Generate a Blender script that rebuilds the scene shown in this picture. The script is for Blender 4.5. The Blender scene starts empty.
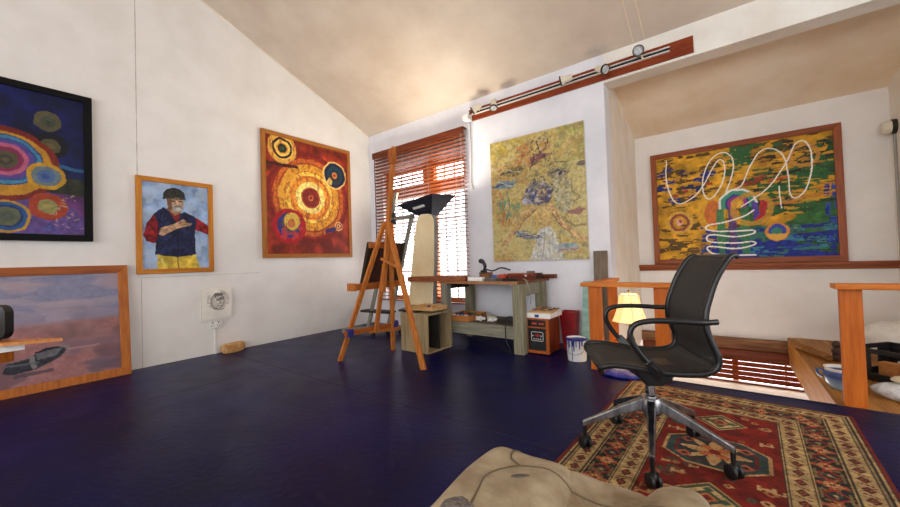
import bpy, math, random
import numpy as np
from mathutils import Vector, Matrix
random.seed(7)
SC = bpy.context.scene
COL = SC.collection
PI = math.pi

# ------------------------------------------------------------------ materials
def lin(c):
    return tuple((x / 12.92 if x <= 0.04045 else ((x + 0.055) / 1.055) ** 2.4) for x in c)
def rgb(r, g, b):
    return lin((r / 255, g / 255, b / 255))

def new_mat(name):
    m = bpy.data.materials.new(name); m.use_nodes = True
    nt = m.node_tree
    return m, nt, nt.nodes['Principled BSDF'], nt.nodes['Material Output']

def mat(name, c1, c2=None, rough=0.6, metal=0.0, scale=(8, 8, 8), bump=0.0, bscale=None, detail=5, spec=None, contrast=(0.35, 0.65)):
    """plain or mottled paint / wood / cloth: two colours mixed by stretched noise, bump from noise"""
    m, nt, b, out = new_mat(name)
    b.inputs['Roughness'].default_value = rough
    b.inputs['Metallic'].default_value = metal
    if spec is not None: b.inputs['Specular IOR Level'].default_value = spec
    tc = nt.nodes.new('ShaderNodeTexCoord')
    if c2 is None:
        b.inputs['Base Color'].default_value = (*c1, 1)
    else:
        mp = nt.nodes.new('ShaderNodeMapping'); mp.inputs['Scale'].default_value = scale
        nt.links.new(tc.outputs['Object'], mp.inputs['Vector'])
        n = nt.nodes.new('ShaderNodeTexNoise'); n.inputs['Scale'].default_value = 1.0; n.inputs['Detail'].default_value = detail
        n.inputs['Roughness'].default_value = 0.6
        nt.links.new(mp.outputs[0], n.inputs['Vector'])
        r = nt.nodes.new('ShaderNodeValToRGB')
        r.color_ramp.elements[0].position = contrast[0]; r.color_ramp.elements[1].position = contrast[1]
        r.color_ramp.elements[0].color = (*c1, 1); r.color_ramp.elements[1].color = (*c2, 1)
        nt.links.new(n.outputs['Fac'], r.inputs['Fac'])
        nt.links.new(r.outputs[0], b.inputs['Base Color'])
    if bump:
        n2 = nt.nodes.new('ShaderNodeTexNoise'); n2.inputs['Detail'].default_value = 4
        mp2 = nt.nodes.new('ShaderNodeMapping'); mp2.inputs['Scale'].default_value = bscale or scale
        nt.links.new(tc.outputs['Object'], mp2.inputs['Vector'])
        n2.inputs['Scale'].default_value = 1.0
        nt.links.new(mp2.outputs[0], n2.inputs['Vector'])
        bp = nt.nodes.new('ShaderNodeBump'); bp.inputs['Strength'].default_value = bump; bp.inputs['Distance'].default_value = 0.01
        nt.links.new(n2.outputs['Fac'], bp.inputs['Height'])
        nt.links.new(bp.outputs[0], b.inputs['Normal'])
    return m

def wood(name, c1, c2, axis='x', rough=0.5, bump=0.15, f=1.0):
    s = {'x': (3, 45, 45), 'y': (45, 3, 45), 'z': (45, 45, 3)}[axis]
    s = tuple(v * f for v in s)
    return mat(name, c1, c2, rough=rough, scale=s, bump=bump, contrast=(0.3, 0.7), spec=0.22)

def painted(name, rough=0.55, bump=0.35, bs=90):
    m, nt, b, out = new_mat(name)
    a = nt.nodes.new('ShaderNodeAttribute'); a.attribute_name = 'Paint'
    nt.links.new(a.outputs['Color'], b.inputs['Base Color'])
    b.inputs['Roughness'].default_value = rough
    b.inputs['Specular IOR Level'].default_value = 0.25
    tc = nt.nodes.new('ShaderNodeTexCoord')
    n = nt.nodes.new('ShaderNodeTexNoise'); n.inputs['Scale'].default_value = bs; n.inputs['Detail'].default_value = 3
    nt.links.new(tc.outputs['Object'], n.inputs['Vector'])
    bp = nt.nodes.new('ShaderNodeBump'); bp.inputs['Strength'].default_value = bump; bp.inputs['Distance'].default_value = 0.004
    nt.links.new(n.outputs['Fac'], bp.inputs['Height']); nt.links.new(bp.outputs[0], b.inputs['Normal'])
    return m

def thin_glass(name, tint=(1, 1, 1), refl=0.08):
    m, nt, b, out = new_mat(name)
    nt.nodes.remove(b)
    t = nt.nodes.new('ShaderNodeBsdfTransparent'); t.inputs[0].default_value = (*tint, 1)
    g = nt.nodes.new('ShaderNodeBsdfGlossy'); g.inputs['Roughness'].default_value = 0.02
    mx = nt.nodes.new('ShaderNodeMixShader'); mx.inputs[0].default_value = refl
    nt.links.new(t.outputs[0], mx.inputs[1]); nt.links.new(g.outputs[0], mx.inputs[2]); nt.links.new(mx.outputs[0], out.inputs[0])
    return m

def mesh_cloth(name, c, see=0.12):
    m, nt, b, out = new_mat(name)
    b.inputs['Base Color'].default_value = (*c, 1); b.inputs['Roughness'].default_value = 0.7
    tc = nt.nodes.new('ShaderNodeTexCoord')
    n = nt.nodes.new('ShaderNodeTexNoise'); n.inputs['Scale'].default_value = 220
    nt.links.new(tc.outputs['Object'], n.inputs['Vector'])
    bp = nt.nodes.new('ShaderNodeBump'); bp.inputs['Strength'].default_value = 0.25; bp.inputs['Distance'].default_value = 0.003
    nt.links.new(n.outputs['Fac'], bp.inputs['Height']); nt.links.new(bp.outputs[0], b.inputs['Normal'])
    t = nt.nodes.new('ShaderNodeBsdfTransparent')
    mx = nt.nodes.new('ShaderNodeMixShader'); mx.inputs[0].default_value = see
    nt.links.new(b.outputs[0], mx.inputs[1]); nt.links.new(t.outputs[0], mx.inputs[2]); nt.links.new(mx.outputs[0], out.inputs[0])
    return m

def emis(name, c, strength, base=(0.8, 0.8, 0.8), transl=0.0):
    m, nt, b, out = new_mat(name)
    b.inputs['Base Color'].default_value = (*base, 1)
    b.inputs['Emission Color'].default_value = (*c, 1); b.inputs['Emission Strength'].default_value = strength
    b.inputs['Roughness'].default_value = 0.8
    return m

def translucent(name, c, fac=0.5):
    m, nt, b, out = new_mat(name)
    b.inputs['Base Color'].default_value = (*c, 1); b.inputs['Roughness'].default_value = 0.8
    t = nt.nodes.new('ShaderNodeBsdfTranslucent'); t.inputs[0].default_value = (*c, 1)
    mx = nt.nodes.new('ShaderNodeMixShader'); mx.inputs[0].default_value = fac
    nt.links.new(b.outputs[0], mx.inputs[1]); nt.links.new(t.outputs[0], mx.inputs[2]); nt.links.new(mx.outputs[0], out.inputs[0])
    return m

M = {}
M['white_wall'] = mat('white_wall', rgb(222, 217, 210), rgb(233, 229, 224), 0.55, scale=(2.2, 2.2, 2.2), bump=0.12, bscale=(30, 30, 30), contrast=(0.25, 0.6))
M['back_wall'] = mat('back_wall_paint', rgb(218, 219, 226), rgb(232, 232, 238), 0.5, scale=(2, 2, 2), bump=0.1, bscale=(25, 25, 25))
M['ceiling'] = mat('ceiling_paint', rgb(196, 178, 160), rgb(214, 200, 184), 0.6, scale=(1.1, 1.1, 1.1), bump=0.1, bscale=(12, 12, 12))
M['tan_ceiling'] = mat('tan_ceiling_paint', rgb(230, 208, 176), rgb(243, 230, 208), 0.7, scale=(1.6, 1.6, 1.6), bump=0.12, bscale=(14, 14, 14))
M['cream_wall'] = mat('cream_wall', rgb(226, 214, 196), rgb(238, 232, 220), 0.6, scale=(3, 3, 2), bump=0.1, bscale=(20, 20, 20))
M['beam'] = mat('beam_paint', rgb(226, 220, 208), rgb(238, 235, 226), 0.6, scale=(3, 3, 3), bump=0.1, bscale=(20, 20, 20))
M['seam'] = mat('wall_seam', rgb(150, 140, 126), rgb(206, 200, 190), 0.9, scale=(9, 9, 9))  # grey-beige tone of the thin strips along the wall panel joints
M['floor'] = None
M['dark_trim'] = wood('red_brown_trim', rgb(72, 28, 12), rgb(118, 54, 24), 'x', 0.45)
M['board_wood'] = wood('red_stained_board', rgb(104, 38, 16), rgb(150, 66, 28), 'x', 0.4)
M['ledge_wood'] = wood('ledge_wood', rgb(110, 52, 22), rgb(160, 88, 42), 'x', 0.45)
M['old_beam'] = wood('old_beam_wood', rgb(104, 66, 42), rgb(156, 112, 78), 'x', 0.6)
M['blind'] = wood('blind_slat_wood', rgb(104, 44, 20), rgb(146, 72, 34), 'x', 0.4, 0.05)
M['window_wood'] = wood('window_frame_wood', rgb(150, 78, 34), rgb(190, 112, 56), 'z', 0.45)
M['plank'] = wood('landing_plank', rgb(140, 88, 34), rgb(190, 134, 62), 'y', 0.5, 0.25, 0.6)
M['rail'] = wood('orange_pine', rgb(190, 98, 28), rgb(224, 138, 52), 'x', 0.45)
M['post'] = wood('orange_pine_post', rgb(172, 82, 18), rgb(208, 112, 34), 'z', 0.45)
M['oak_x'] = wood('honey_frame_wood', rgb(170, 98, 24), rgb(208, 138, 46), 'y', 0.4)
M['oak_z'] = wood('honey_frame_wood_upright', rgb(170, 98, 24), rgb(208, 138, 46), 'z', 0.4)
M['orange_frame_y'] = wood('tan_frame_wood', rgb(142, 84, 30), rgb(182, 118, 50), 'y', 0.45)
M['orange_frame_z'] = wood('tan_frame_wood_upright', rgb(142, 84, 30), rgb(182, 118, 50), 'z', 0.45)
M['sea_frame_y'] = wood('chestnut_frame_wood', rgb(128, 60, 20), rgb(168, 92, 34), 'y', 0.4)
M['sea_frame_z'] = wood('chestnut_frame_upright', rgb(152, 80, 22), rgb(192, 112, 38), 'z', 0.4)
M['red_frame_x'] = wood('red_brown_frame', rgb(112, 52, 26), rgb(156, 84, 44), 'x', 0.4)
M['red_frame_z'] = wood('red_brown_frame_upright', rgb(122, 58, 28), rgb(166, 92, 48), 'z', 0.4)
M['black_frame'] = mat('black_lacquer', rgb(10, 9, 10), None, 0.7, spec=0.2)
M['easel'] = wood('easel_beech', rgb(162, 84, 30), rgb(208, 132, 62), 'z', 0.45)
M['easel_dark'] = wood('easel_beech_cross', rgb(140, 68, 22), rgb(184, 106, 46), 'y', 0.45)
M['grey_wood'] = wood('weathered_grey_wood', rgb(104, 100, 90), rgb(150, 146, 132), 'z', 0.7, 0.3)
M['green_grey_wood'] = wood('mossy_grey_wood', rgb(106, 102, 82), rgb(158, 152, 126), 'z', 0.75, 0.3)
M['green_grey_x'] = wood('mossy_grey_wood_rail', rgb(112, 110, 94), rgb(160, 156, 136), 'x', 0.75, 0.3)
M['dark_wood'] = wood('dark_stained_wood', rgb(38, 34, 28), rgb(66, 58, 46), 'x', 0.6)
M['bench_edge'] = wood('bench_plywood', rgb(150, 100, 62), rgb(190, 138, 94), 'x', 0.5)
M['bench_top'] = wood('bench_top_brown', rgb(84, 56, 40), rgb(128, 88, 62), 'x', 0.5)
M['crate'] = wood('weathered_crate_wood', rgb(132, 112, 80), rgb(186, 164, 124), 'z', 0.75, 0.35, 0.5)
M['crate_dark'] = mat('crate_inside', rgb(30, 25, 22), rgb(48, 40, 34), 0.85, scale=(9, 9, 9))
M['tray_wood'] = wood('tray_pine', rgb(168, 98, 46), rgb(206, 140, 78), 'x', 0.5)
M['pine_light'] = wood('light_pine', rgb(186, 140, 84), rgb(222, 182, 124), 'x', 0.5)
M['heater_wood'] = wood('heater_cherry', rgb(160, 76, 28), rgb(196, 106, 44), 'z', 0.35)
M['heater_side'] = wood('heater_cherry_side', rgb(98, 38, 18), rgb(132, 58, 28), 'z', 0.35)
M['black_plastic'] = mat('black_plastic', rgb(18, 18, 20), None, 0.4)
M['black_matte'] = mat('black_matte', rgb(22, 22, 24), rgb(32, 32, 36), 0.8, scale=(30, 30, 30))
M['black_fabric'] = mat('black_softbox_fabric', rgb(20, 20, 30), rgb(32, 32, 46), 0.6, scale=(14, 14, 14), bump=0.2)
M['white_paper'] = mat('white_paper', rgb(238, 236, 230), rgb(248, 247, 243), 0.8, scale=(14, 14, 14))
M['white_plastic'] = mat('white_plastic', rgb(232, 230, 224), None, 0.35)
M['cream_plastic'] = mat('cream_plastic', rgb(216, 206, 184), rgb(226, 218, 198), 0.4, scale=(20, 20, 20))
M['cream_cloth'] = mat('cream_board_cloth', rgb(228, 202, 152), rgb(240, 222, 182), 0.8, scale=(5, 5, 3), bump=0.1, bscale=(60, 60, 60))
M['grey_edge'] = mat('grey_board_edge', rgb(112, 112, 112), rgb(140, 140, 140), 0.7, scale=(8, 8, 8))
M['red_paint'] = mat('red_enamel', rgb(140, 14, 18), rgb(176, 26, 28), 0.3, scale=(6, 6, 6))
M['red_cloth'] = mat('red_rag', rgb(176, 52, 34), rgb(202, 74, 48), 0.7, scale=(12, 12, 12))
M['bucket_white'] = mat('white_bucket', rgb(226, 226, 226), rgb(238, 238, 238), 0.45, scale=(10, 10, 10))
M['blue_paint'] = mat('dried_blue_paint', rgb(24, 28, 110), rgb(40, 46, 140), 0.35, scale=(10, 10, 10))
M['teal_paint'] = mat('teal_flaking_paint', rgb(120, 170, 158), rgb(170, 202, 190), 0.7, scale=(7, 7, 14))
M['grey_board'] = wood('grey_brown_board', rgb(92, 80, 68), rgb(132, 118, 102), 'z', 0.7, 0.3)
M['chrome'] = mat('brushed_aluminium', rgb(170, 170, 172), rgb(120, 120, 124), 0.28, 1.0, scale=(30, 30, 8))
M['steel'] = mat('steel', rgb(196, 196, 198), None, 0.25, 1.0)
M['chair_frame'] = mat('black_chair_frame', rgb(20, 20, 21), None, 0.35)
M['chair_mesh'] = mesh_cloth('black_chair_mesh', rgb(46, 44, 42), 0.10)
M['rubber'] = mat('black_rubber', rgb(16, 16, 17), None, 0.5)
M['suede'] = mat('beige_suede', rgb(136, 116, 88), rgb(188, 172, 142), 0.85, scale=(7, 7, 7), bump=0.25, bscale=(16, 16, 16))
M['suede_seam'] = mat('suede_piping', rgb(104, 90, 68), None, 0.85)
M['suede_mark'] = mat('dark_scuff', rgb(74, 68, 62), None, 0.85)
M['grey_knit'] = mat('grey_knit', rgb(92, 86, 82), rgb(140, 132, 124), 0.95, scale=(120, 120, 120), bump=0.8, bscale=(140, 140, 140))
M['lamp_shade'] = emis('lit_lamp_shade', rgb(255, 206, 104), 0.8, rgb(250, 236, 200))
M['lamp_trim'] = mat('shade_trim', rgb(214, 190, 140), None, 0.8)
M['brass'] = mat('dark_bronze', rgb(86, 62, 36), None, 0.35, 0.8)
M['ceramic'] = None
M['cotton'] = mat('white_cotton', rgb(220, 216, 206), rgb(238, 235, 228), 0.85, scale=(10, 10, 10), bump=0.2, bscale=(20, 20, 20))
M['plastic_bag'] = mat('pale_grey_bag', rgb(176, 180, 180), rgb(216, 218, 216), 0.35, scale=(26, 26, 26), bump=0.6, bscale=(40, 40, 40))
M['cream_fabric'] = mat('cream_fabric', rgb(206, 192, 160), rgb(224, 212, 184), 0.85, scale=(12, 12, 12), bump=0.2)
M['drift'] = wood('driftwood', rgb(118, 76, 36), rgb(168, 116, 60), 'x', 0.6, 0.4)
M['umber'] = mat('dark_umber', rgb(50, 28, 18), rgb(80, 46, 28), 0.5, scale=(18, 18, 18))
M['bin_red'] = mat('red_bin', rgb(120, 12, 18), rgb(158, 22, 28), 0.35, scale=(5, 5, 5))
M['kraft'] = mat('kraft_paper', rgb(178, 128, 72), rgb(214, 168, 108), 0.75, scale=(16, 16, 16), bump=0.4, bscale=(30, 30, 30))
M['tape_blue'] = mat('blue_tape', rgb(34, 44, 120), None, 0.5)
M['canvas_back'] = mat('dark_panel_back', rgb(56, 26, 20), rgb(84, 40, 30), 0.7, scale=(9, 9, 9))
M['raw_canvas'] = mat('raw_canvas', rgb(206, 198, 180), None, 0.9)
M['glass'] = thin_glass('window_glass')
M['lens_glass'] = mat('lamp_lens', rgb(150, 156, 160), rgb(206, 210, 212), 0.15, scale=(40, 40, 40))
M['cable_black'] = mat('black_cable', rgb(24, 24, 26), None, 0.5)
M['cable_grey'] = mat('grey_cable', rgb(150, 148, 142), None, 0.5)
M['sill'] = mat('pale_sill', rgb(222, 196, 156), rgb(236, 216, 184), 0.45, scale=(4, 20, 20))
M['muntin'] = mat('white_glazing_bar', rgb(214, 210, 204), None, 0.5)
M['blue_thing'] = mat('blue_dustsheet', rgb(28, 34, 120), rgb(44, 52, 150), 0.6, scale=(8, 8, 8))
for nm, c in dict(tube_blue=(40, 60, 140), tube_white=(224, 222, 214), tube_green=(70, 110, 70), tube_ochre=(196, 150, 60), tube_red=(168, 40, 34), tube_grey=(96, 98, 100)).items():
    M[nm] = mat('paint_' + nm, rgb(*c), None, 0.4)
P = painted('painted_canvas'); P_gloss = painted('painted_panel', 0.45, 0.3, 60); P_rug = painted('woven_wool', 0.95, 0.9, 260)
P_draw = painted('charcoal_on_canvas', 0.8, 0.15, 120)

# floor: dark navy gloss paint over boards with dust, wear and dull patches
def floor_mat():
    m, nt, b, out = new_mat('navy_floor_paint')
    tc = nt.nodes.new('ShaderNodeTexCoord')
    n = nt.nodes.new('ShaderNodeTexNoise'); n.inputs['Scale'].default_value = 1.3; n.inputs['Detail'].default_value = 8; n.inputs['Roughness'].default_value = 0.65
    nt.links.new(tc.outputs['Object'], n.inputs['Vector'])
    r = nt.nodes.new('ShaderNodeValToRGB')
    r.color_ramp.elements[0].position = 0.3; r.color_ramp.elements[1].position = 0.75
    r.color_ramp.elements[0].color = (*rgb(3, 3, 38), 1); r.color_ramp.elements[1].color = (*rgb(8, 12, 82), 1)
    nt.links.new(n.outputs['Fac'], r.inputs['Fac']); nt.links.new(r.outputs[0], b.inputs['Base Color'])
    r2 = nt.nodes.new('ShaderNodeMapRange'); r2.inputs['To Min'].default_value = 0.26; r2.inputs['To Max'].default_value = 0.46
    n2 = nt.nodes.new('ShaderNodeTexNoise'); n2.inputs['Scale'].default_value = 4; n2.inputs['Detail'].default_value = 8
    nt.links.new(tc.outputs['Object'], n2.inputs['Vector'])
    nt.links.new(n2.outputs['Fac'], r2.inputs['Value']); nt.links.new(r2.outputs[0], b.inputs['Roughness'])
    n3 = nt.nodes.new('ShaderNodeTexNoise'); n3.inputs['Scale'].default_value = 26; n3.inputs['Detail'].default_value = 5
    nt.links.new(tc.outputs['Object'], n3.inputs['Vector'])
    bp = nt.nodes.new('ShaderNodeBump'); bp.inputs['Strength'].default_value = 0.35; bp.inputs['Distance'].default_value = 0.006
    nt.links.new(n3.outputs['Fac'], bp.inputs['Height']); nt.links.new(bp.outputs[0], b.inputs['Normal'])
    b.inputs['Specular IOR Level'].default_value = 0.15; b.inputs['Specular Tint'].default_value = (0.45, 0.5, 1.0, 1)
    return m
M['floor'] = floor_mat()

def ceramic_mat():
    m, nt, b, out = new_mat('blue_white_glaze')
    tc = nt.nodes.new('ShaderNodeTexCoord'); sp = nt.nodes.new('ShaderNodeSeparateXYZ')
    nt.links.new(tc.outputs['Object'], sp.inputs[0])
    r = nt.nodes.new('ShaderNodeValToRGB'); e = r.color_ramp.elements
    e[0].position = 0.2; e[0].color = (*rgb(150, 176, 196), 1); e[1].position = 0.6; e[1].color = (*rgb(44, 62, 112), 1)
    x = e.new(0.82); x.color = (*rgb(60, 84, 140), 1); x = e.new(0.9); x.color = (*rgb(232, 230, 222), 1)
    mr = nt.nodes.new('ShaderNodeMapRange'); mr.inputs['From Max'].default_value = 0.16
    nt.links.new(sp.outputs['Z'], mr.inputs['Value']); nt.links.new(mr.outputs[0], r.inputs['Fac'])
    nt.links.new(r.outputs[0], b.inputs['Base Color']); b.inputs['Roughness'].default_value = 0.2
    return m
M['ceramic'] = ceramic_mat()

# ------------------------------------------------------------------ mesh building
class MB:
    def __init__(s): s.v = []; s.f = []
    def add(s, vs, fs):
        k = len(s.v); s.v += [Vector(v) for v in vs]; s.f += [tuple(i + k for i in f) for f in fs]; return s
    def box(s, c, d, R=None):
        x, y, z = d[0] / 2, d[1] / 2, d[2] / 2
        vs = [Vector((a, b, e)) for a in (-x, x) for b in (-y, y) for e in (-z, z)]
        if R is not None: vs = [R @ v for v in vs]
        vs = [v + Vector(c) for v in vs]
        return s.add(vs, [(0, 1, 3, 2), (4, 6, 7, 5), (0, 4, 5, 1), (2, 3, 7, 6), (0, 2, 6, 4), (1, 5, 7, 3)])
    def span(s, a, b):
        return s.box([(p + q) / 2 for p, q in zip(a, b)], [abs(q - p) for p, q in zip(a, b)])
    def bar(s, p, q, w, h, up=(0, 0, 1)):
        p = Vector(p); q = Vector(q); d = (q - p); L = d.length; d.normalize()
        u = Vector(up); a = d.cross(u)
        if a.length < 1e-4: a = d.cross(Vector((1, 0, 0)))
        a.normalize(); b = a.cross(d)
        R = Matrix((d, a, b)).transposed()
        return s.box((p + q) / 2, (L, w, h), R)
    def tube(s, pts, r, n=8, closed=False, flat=1.0, up=None):
        pts = [Vector(p) for p in pts]; N = len(pts)
        rs = r if isinstance(r, (list, tuple)) else [r] * N
        ref = Vector(up) if up else None; vs = []; pa = None
        for i, p in enumerate(pts):
            a = pts[i - 1] if (i or closed) else p; b = pts[(i + 1) % N] if (i < N - 1 or closed) else p
            t = (b - a).normalized()
            if ref is not None: u = t.cross(ref)
            elif pa is None: u = t.cross(Vector((0, 0, 1)) if abs(t.z) < 0.9 else Vector((1, 0, 0)))
            else: u = pa - t * pa.dot(t)
            if u.length < 1e-5: u = t.orthogonal()
            u.normalize(); pa = u; w = t.cross(u)
            for k in range(n):
                th = 2 * PI * k / n
                vs.append(p + u * math.cos(th) * rs[i] + w * math.sin(th) * rs[i] * flat)
        fs = []
        for i in range(N if closed else N - 1):
            j = (i + 1) % N
            for k in range(n):
                fs.append((i * n + k, i * n + (k + 1) % n, j * n + (k + 1) % n, j * n + k))
        if not closed:
            fs.append(tuple(range(n))[::-1]); fs.append(tuple((N - 1) * n + k for k in range(n)))
        return s.add(vs, fs)
    def lathe(s, prof, c=(0, 0, 0), n=24, R=None, caps=True):
        vs = []
        for (r, z) in prof:
            for k in range(n):
                th = 2 * PI * k / n
                v = Vector((r * math.cos(th), r * math.sin(th), z))
                if R is not None: v = R @ v
                vs.append(v + Vector(c))
        fs = []
        for i in range(len(prof) - 1):
            for k in range(n):
                fs.append((i * n + k, i * n + (k + 1) % n, (i + 1) * n + (k + 1) % n, (i + 1) * n + k))
        if caps:
            fs.append(tuple(range(n))[::-1]); fs.append(tuple((len(prof) - 1) * n + k for k in range(n)))
        return s.add(vs, fs)
    def prism(s, poly, o, u, v, nrm, t):
        """2D outline extruded by t along nrm; o origin, u/v plane axes"""
        o, u, v, nrm = map(Vector, (o, u, v, nrm)); n = len(poly)
        a = [o + u * x + v * y for x, y in poly]; b = [p + nrm * t for p in a]
        return s.add(a + b, [tuple(range(n))[::-1], tuple(range(n, 2 * n))] + [(i, (i + 1) % n, n + (i + 1) % n, n + i) for i in range(n)])
    def ball(s, c, r, n=16, m=10, f=None):
        rx, ry, rz = r if isinstance(r, (tuple, list)) else (r, r, r)
        vs = []
        for i in range(m + 1):
            ph = PI * i / m
            for k in range(n):
                th = 2 * PI * k / n
                v = Vector((rx * math.sin(ph) * math.cos(th), ry * math.sin(ph) * math.sin(th), -rz * math.cos(ph)))
                if f: v = f(v)
                vs.append(v + Vector(c))
        fs = [(i * n + k, i * n + (k + 1) % n, (i + 1) * n + (k + 1) % n, (i + 1) * n + k) for i in range(m) for k in range(n)]
        return s.add(vs, fs)
    def build(s, name, m, parent=None, smooth=False, bevel=0.0, subsurf=0, local=False):
        inv = parent_matrix(parent).inverted() if parent is not None and not local else Matrix()
        me = bpy.data.meshes.new(name)
        me.from_pydata([inv @ v for v in s.v], [], s.f)
        me.validate(); me.update()
        import bmesh
        bm = bmesh.new(); bm.from_mesh(me)
        bmesh.ops.recalc_face_normals(bm, faces=bm.faces); bm.to_mesh(me); bm.free()
        if smooth:
            me.polygons.foreach_set('use_smooth', [True] * len(me.polygons))
            try: me.set_sharp_from_angle(angle=math.radians(42))
            except Exception: pass
        o = bpy.data.objects.new(name, me); COL.objects.link(o)
        me.materials.append(M[m] if isinstance(m, str) else m)
        if parent is not None: o.parent = parent
        if bevel:
            b = o.modifiers.new('bevel', 'BEVEL'); b.width = bevel; b.segments = 2; b.limit_method = 'ANGLE'; b.angle_limit = math.radians(40)
        if subsurf:
            ss = o.modifiers.new('subd', 'SUBSURF'); ss.levels = subsurf; ss.render_levels = subsurf
        return o

def parent_matrix(o):
    m = Matrix.LocRotScale(o.location, o.rotation_euler, o.scale)
    return parent_matrix(o.parent) @ m if o.parent else m

def tag(o, label=None, cat=None, group=None, kind=None):
    if label: o['label'] = label
    if cat: o['category'] = cat
    if group: o['group'] = group
    if kind: o['kind'] = kind
    return o
def root(name, label, cat, loc=(0, 0, 0), rz=0, group=None):
    o = bpy.data.objects.new(name, None); COL.objects.link(o)
    o.empty_display_size = 0.1
    o.location = loc; o.rotation_euler = (0, 0, rz)
    return tag(o, label, cat, group)
def struct(mb, name, m, parent=None, **k):
    o = mb.build(name, m, parent, **k)
    if parent is None: o['kind'] = 'structure'
    return o
def copy_tree(o, parent=None):
    c = o.copy(); COL.objects.link(c)
    if parent is not None: c.parent = parent
    for ch in list(o.children): copy_tree(ch, c)
    return c
def rotz(a): return Matrix.Rotation(a, 3, 'Z')

# ------------------------------------------------------------------ painting by rule (pattern of pictures and carpet)
_rng = np.random.RandomState(3)
_LAT = _rng.rand(128, 128)
def vnoise(X, Y, s, seed=0):
    x = X * s + seed * 17.13; y = Y * s + seed * 9.71
    xi = np.floor(x).astype(int); yi = np.floor(y).astype(int); fx = x - xi; fy = y - yi
    fx = fx * fx * (3 - 2 * fx); fy = fy * fy * (3 - 2 * fy)
    g = lambda a, b: _LAT[a % 128, b % 128]
    return (g(xi, yi) * (1 - fx) + g(xi + 1, yi) * fx) * (1 - fy) + (g(xi, yi + 1) * (1 - fx) + g(xi + 1, yi + 1) * fx) * fy
def fbm(X, Y, s, seed=0, o=3):
    t = 0; a = 0.5
    for i in range(o): t = t + a * vnoise(X, Y, s * 2 ** i, seed + i); a /= 2
    return t / (1 - 0.5 ** o)

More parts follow.
